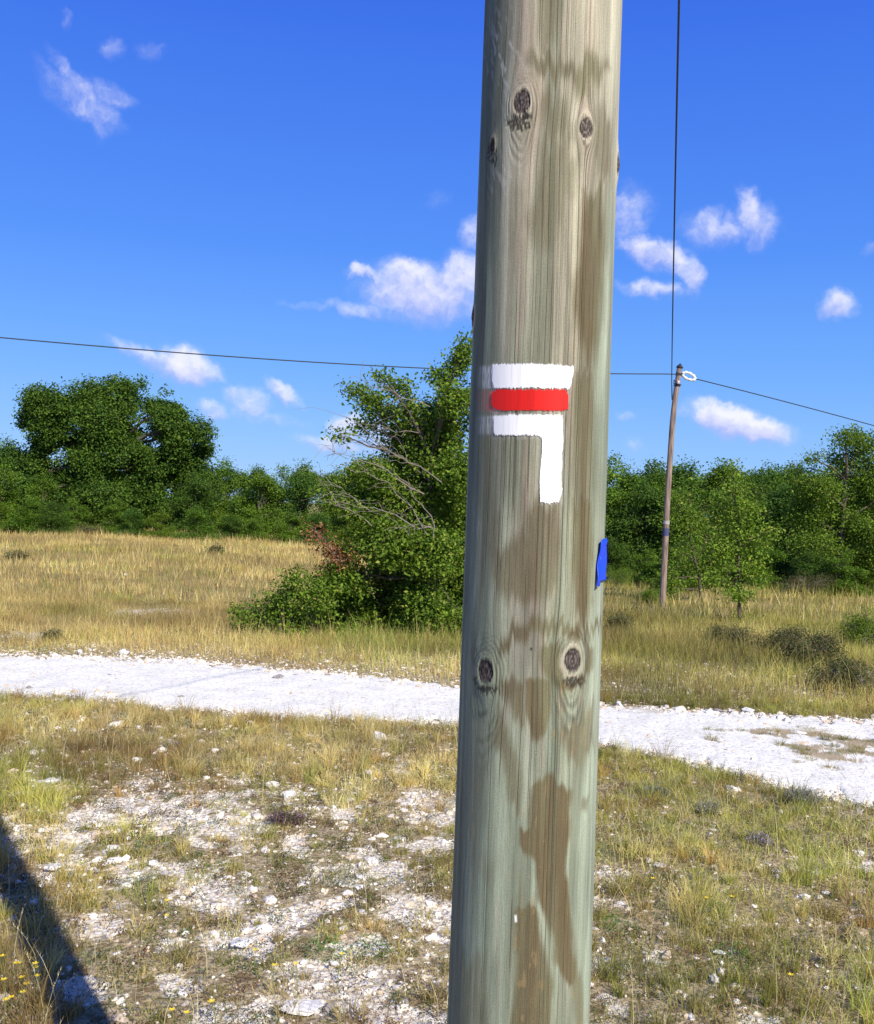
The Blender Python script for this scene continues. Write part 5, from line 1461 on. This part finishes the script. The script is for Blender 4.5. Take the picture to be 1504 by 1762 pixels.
# ---------------------------------------------------------------- the far pole and the wires
def build_far_pole():
    b = ground_at(1140, 1046); D = b.y
    pts = [(1140, 1052), (1140.5, 1030), (1143, 977), (1146.5, 905), (1149, 850), (1153, 790), (1157, 730), (1161, 690), (1165, 665), (1168, 640), (1169.5, 632)]
    P = np.array([at_depth(x, y, D)[:] for x, y in pts]); s = D / F_PX
    rad = .86 * np.array([6.4, 6.2, 6.0, 5.9, 5.8, 5.7, 5.6, 5.2, 5.2, 5.2, 5.2]) * s
    n = 80; ii = np.linspace(0, len(P) - 1, n)
    P = np.stack([np.interp(ii, np.arange(len(P)), P[:, c]) for c in range(3)], -1); rad = np.interp(ii, np.arange(len(rad)), rad)
    # smooth the kinks
    for _ in range(6): P[1:-1] = (P[:-2] + P[1:-1] * 2 + P[2:]) / 4
    root = thing('utility_pole', b[:], 'distant thin leaning wooden utility pole with a white loop insulator near its top', 'pole')
    org = np.array(b[:])
    V, F = tubes([(P, rad)], 16)
    me = mesh_np('shaft', V - org, [F], smooth=True)
    m, N, L = mat_new('old_pole_wood')
    out = N.new('ShaderNodeOutputMaterial'); p = N.new('ShaderNodeBsdfPrincipled'); L.new(p.outputs[0], out.inputs[0]); p.inputs['Roughness'].default_value = .85; p.inputs['Specular IOR Level'].default_value = .2
    tc = N.new('ShaderNodeTexCoord'); mp = N.new('ShaderNodeMapping'); mp.inputs['Scale'].default_value = (30, 30, 2.5); L.new(tc.outputs['Object'], mp.inputs['Vector'])
    n1 = N.new('ShaderNodeTexNoise'); n1.inputs['Scale'].default_value = 1; n1.inputs['Detail'].default_value = 6; L.new(mp.outputs[0], n1.inputs['Vector'])
    r = N.new('ShaderNodeValToRGB'); L.new(n1.outputs[0], r.inputs[0]); e = r.color_ramp.elements
    e[0].position = .3; e[0].color = (.10, .07, .055, 1); e[1].position = .65; e[1].color = (.36, .27, .22, 1)
    L.new(r.outputs[0], p.inputs['Base Color']); me.materials.append(m)
    link('shaft', me, root)
    top = P[-1]; ax = (P[-1] - P[-4]); ax /= np.linalg.norm(ax)
    rr = 4.5 * s
    V, F = tubes([(np.array([top - ax * .03, top + ax * .0, top + ax * .012, top + ax * .10]), np.array([rr * 1.05, rr * 1.35, rr * 1.3, rr * .05]))], 14)
    link('cap', mesh_np('cap', V - org, [F], mats=(M_METAL,)), root)

    def band(py, hh, w, mat, name, label=None):
        j = np.argmin([abs(proj(q[0], q[1], q[2])[1] - py) for q in P]); c = P[j]
        V, F = tubes([(np.array([c - ax * hh, c - ax * hh * .9, c + ax * hh * .9, c + ax * hh]), np.array([w * .8, w, w, w * .8]))], 14)
        o = link(name, mesh_np(name, V - org, [F], mats=(mat,)), root)
        if label: o['label'] = label
        return c
    band(645, .03, rr * 1.15, M_METAL, 'clamp'); c = band(664, .035, rr * 1.2, M_METAL, 'clamp')
    # bracket arms at the lower clamp
    arms = [(c + [-rr * .8, -.06, 0], c + [-.11, -.10, .03], .012), (c + [-.11, -.10, .03], c + [-.10, -.10, .11], .010), (c + [rr * .8, -.05, -.02], c + [.09, -.07, .0], .009), (c + [-rr, -.05, .08], c + [-.09, -.08, .10], .012)]
    for a, b_, r_ in arms:
        V, F = tubes([(np.array([a, (a + b_) / 2, b_]), np.full(3, r_))], 8)
        link('bracket', mesh_np('bracket', V - org, [F], mats=(M_METAL,)), root)
    pi = mat_simple('porcelain_base', (.62, .48, .44), .4, var=.08)
    q = c + [.0, -rr - .035, .05]
    V, F = tubes([(np.array([q + [0, 0, -.04], q + [0, 0, -.03], q + [0, 0, .0], q + [0, 0, .03], q + [0, 0, .045]]), np.array([.02, .045, .03, .042, .01]))], 12)
    link('junction', mesh_np('junction', V - org, [F], smooth=True, mats=(pi,)), root)
    # white loop insulator: coiled ring stretched towards the outgoing wire
    a0 = at_depth(1175, 643, D); a1 = at_depth(1196, 652, D); a0, a1 = np.array(a0), np.array(a1)
    cen = (a0 + a1) / 2; ux = (a1 - a0); lx = np.linalg.norm(ux) / 2; ux /= 2 * lx; uz = np.cross(ux, [0, 1, 0]); uz /= np.linalg.norm(uz)
    if uz[2] < 0: uz = -uz
    t = np.linspace(0, 2 * math.pi, 60)
    ring = cen + np.outer(np.cos(t) * lx, ux) + np.outer(np.sin(t) * lx * .46, uz) + np.outer(np.sin(t * 2) * .01, [0, 1, 0])
    rads = .032 + .008 * np.sin(t * 9)
    V, F = tubes([(ring, rads)], 10)
    link('insulator', mesh_np('insulator', V - org, [F], smooth=True, mats=(M_WHITEI,)), root)
    link('arm', mesh_np('arm', tubes([(np.array([P[np.argmin(np.abs(P[:, 2] - a0[2]))], a0]), np.full(2, .012))], 6)[0] - org, [tubes([(np.zeros((2, 3)) + [[0, 0, 0], [1, 0, 0]], np.ones(2))], 6)[1]], mats=(M_METAL,)), root)
    # blue and white paint blaze low on the pole
    mb = mat_simple('blue_blaze', (.06, .06, .15), .7, var=.6, scale=22); mw = mat_simple('white_blaze', (.42, .38, .36), .7, var=.6, scale=22)
    for (py0, py1, w, mt, nm, lb) in ((909, 922, 1.04, mb, 'paint_band', 'flaking blue paint band'), (896, 902, 1.05, mw, 'paint_band', 'worn white paint band')):
        js = [j for j, q_ in enumerate(P) if py0 - 4 <= proj(q_[0], q_[1], q_[2])[1] <= py1 + 4]
        z0 = at_depth(1147, py1, D).z; z1 = at_depth(1147, py0, D).z
        zz = np.linspace(z0, z1, 8); xx = np.interp(zz, P[:, 2], P[:, 0]); yy = np.interp(zz, P[:, 2], P[:, 1]); r_ = np.interp(zz, P[:, 2], rad) * w
        V, F = tubes([(np.stack([xx, yy, zz], -1), r_)], 14)
        o = link(nm, mesh_np(nm, V - org, [F], smooth=True, mats=(mt,)), root); o['label'] = lb
    return D, P


FAR_D, FP = build_far_pole()


def wire(pts, r, label, r_list=None):
    P = np.array(pts, float); V, F = tubes([(P, r)], 8)
    c = P[0].copy()
    o = link('overhead_wire', mesh_np('overhead_wire', V - c, [F], smooth=True, mats=(M_WIRE,)), loc=tuple(c))
    tag(o, label, 'wire', 'overhead telephone wires')


def build_wires():
    # left span: leaves the picture to the left
    D = FAR_D
    def catenary(a, b, sag, n=80):
        a, b = np.array(a, float), np.array(b, float); t = np.linspace(0, 1, n)[:, None]
        P = a + (b - a) * t; P[:, 2] -= (4 * sag * t * (1 - t))[:, 0]; return P
    a = at_depth(1166, 644, D - .1)
    # fit: passes (745,635) (370,611) (0,581)
    xs = [1166, 1060, 745, 370, 0, -420, -900]; ys = [644, 642, 635, 611, 581, 541, 487]
    dp = [D - .1, D - .45, D - 1.5, D - 2.6, D - 3.6, D - 4.6, D - 5.5]
    cx = np.polyfit(xs[:6], ys[:6], 3)
    X = np.linspace(1166, -900, 90); Y = np.polyval(cx, X); Dp = np.interp(-X, -np.array(xs), dp)
    P = [at_depth(x, y, d)[:] for x, y, d in zip(X, Y, Dp)]
    P[0] = a[:]
    wire(P, .0125, 'black wire running from the far pole across the sky to the left')
    # right span
    xs = [1196, 1350, 1504, 1900]; ys = [652, 690, 733, 850]
    cx = np.polyfit(xs, ys, 2); X = np.linspace(1196, 1900, 50); Y = np.polyval(cx, X); Dp = np.interp(X, [1196, 1900], [D, D + 6])
    wire([at_depth(x, y, d)[:] for x, y, d in zip(X, Y, Dp)], .0125, 'black wire sloping down from the white loop insulator to the right')
    # span overhead to the near post
    a = at_depth(1158.5, 662, D - .12); b = (POLE_X + WIRE_DX, POLE_Y + .15, WIRE_TOP)
    wire(catenary(a, b, 1.6, 240), .0062, 'black wire rising steeply from the far pole out of the top of the picture')


build_wires()
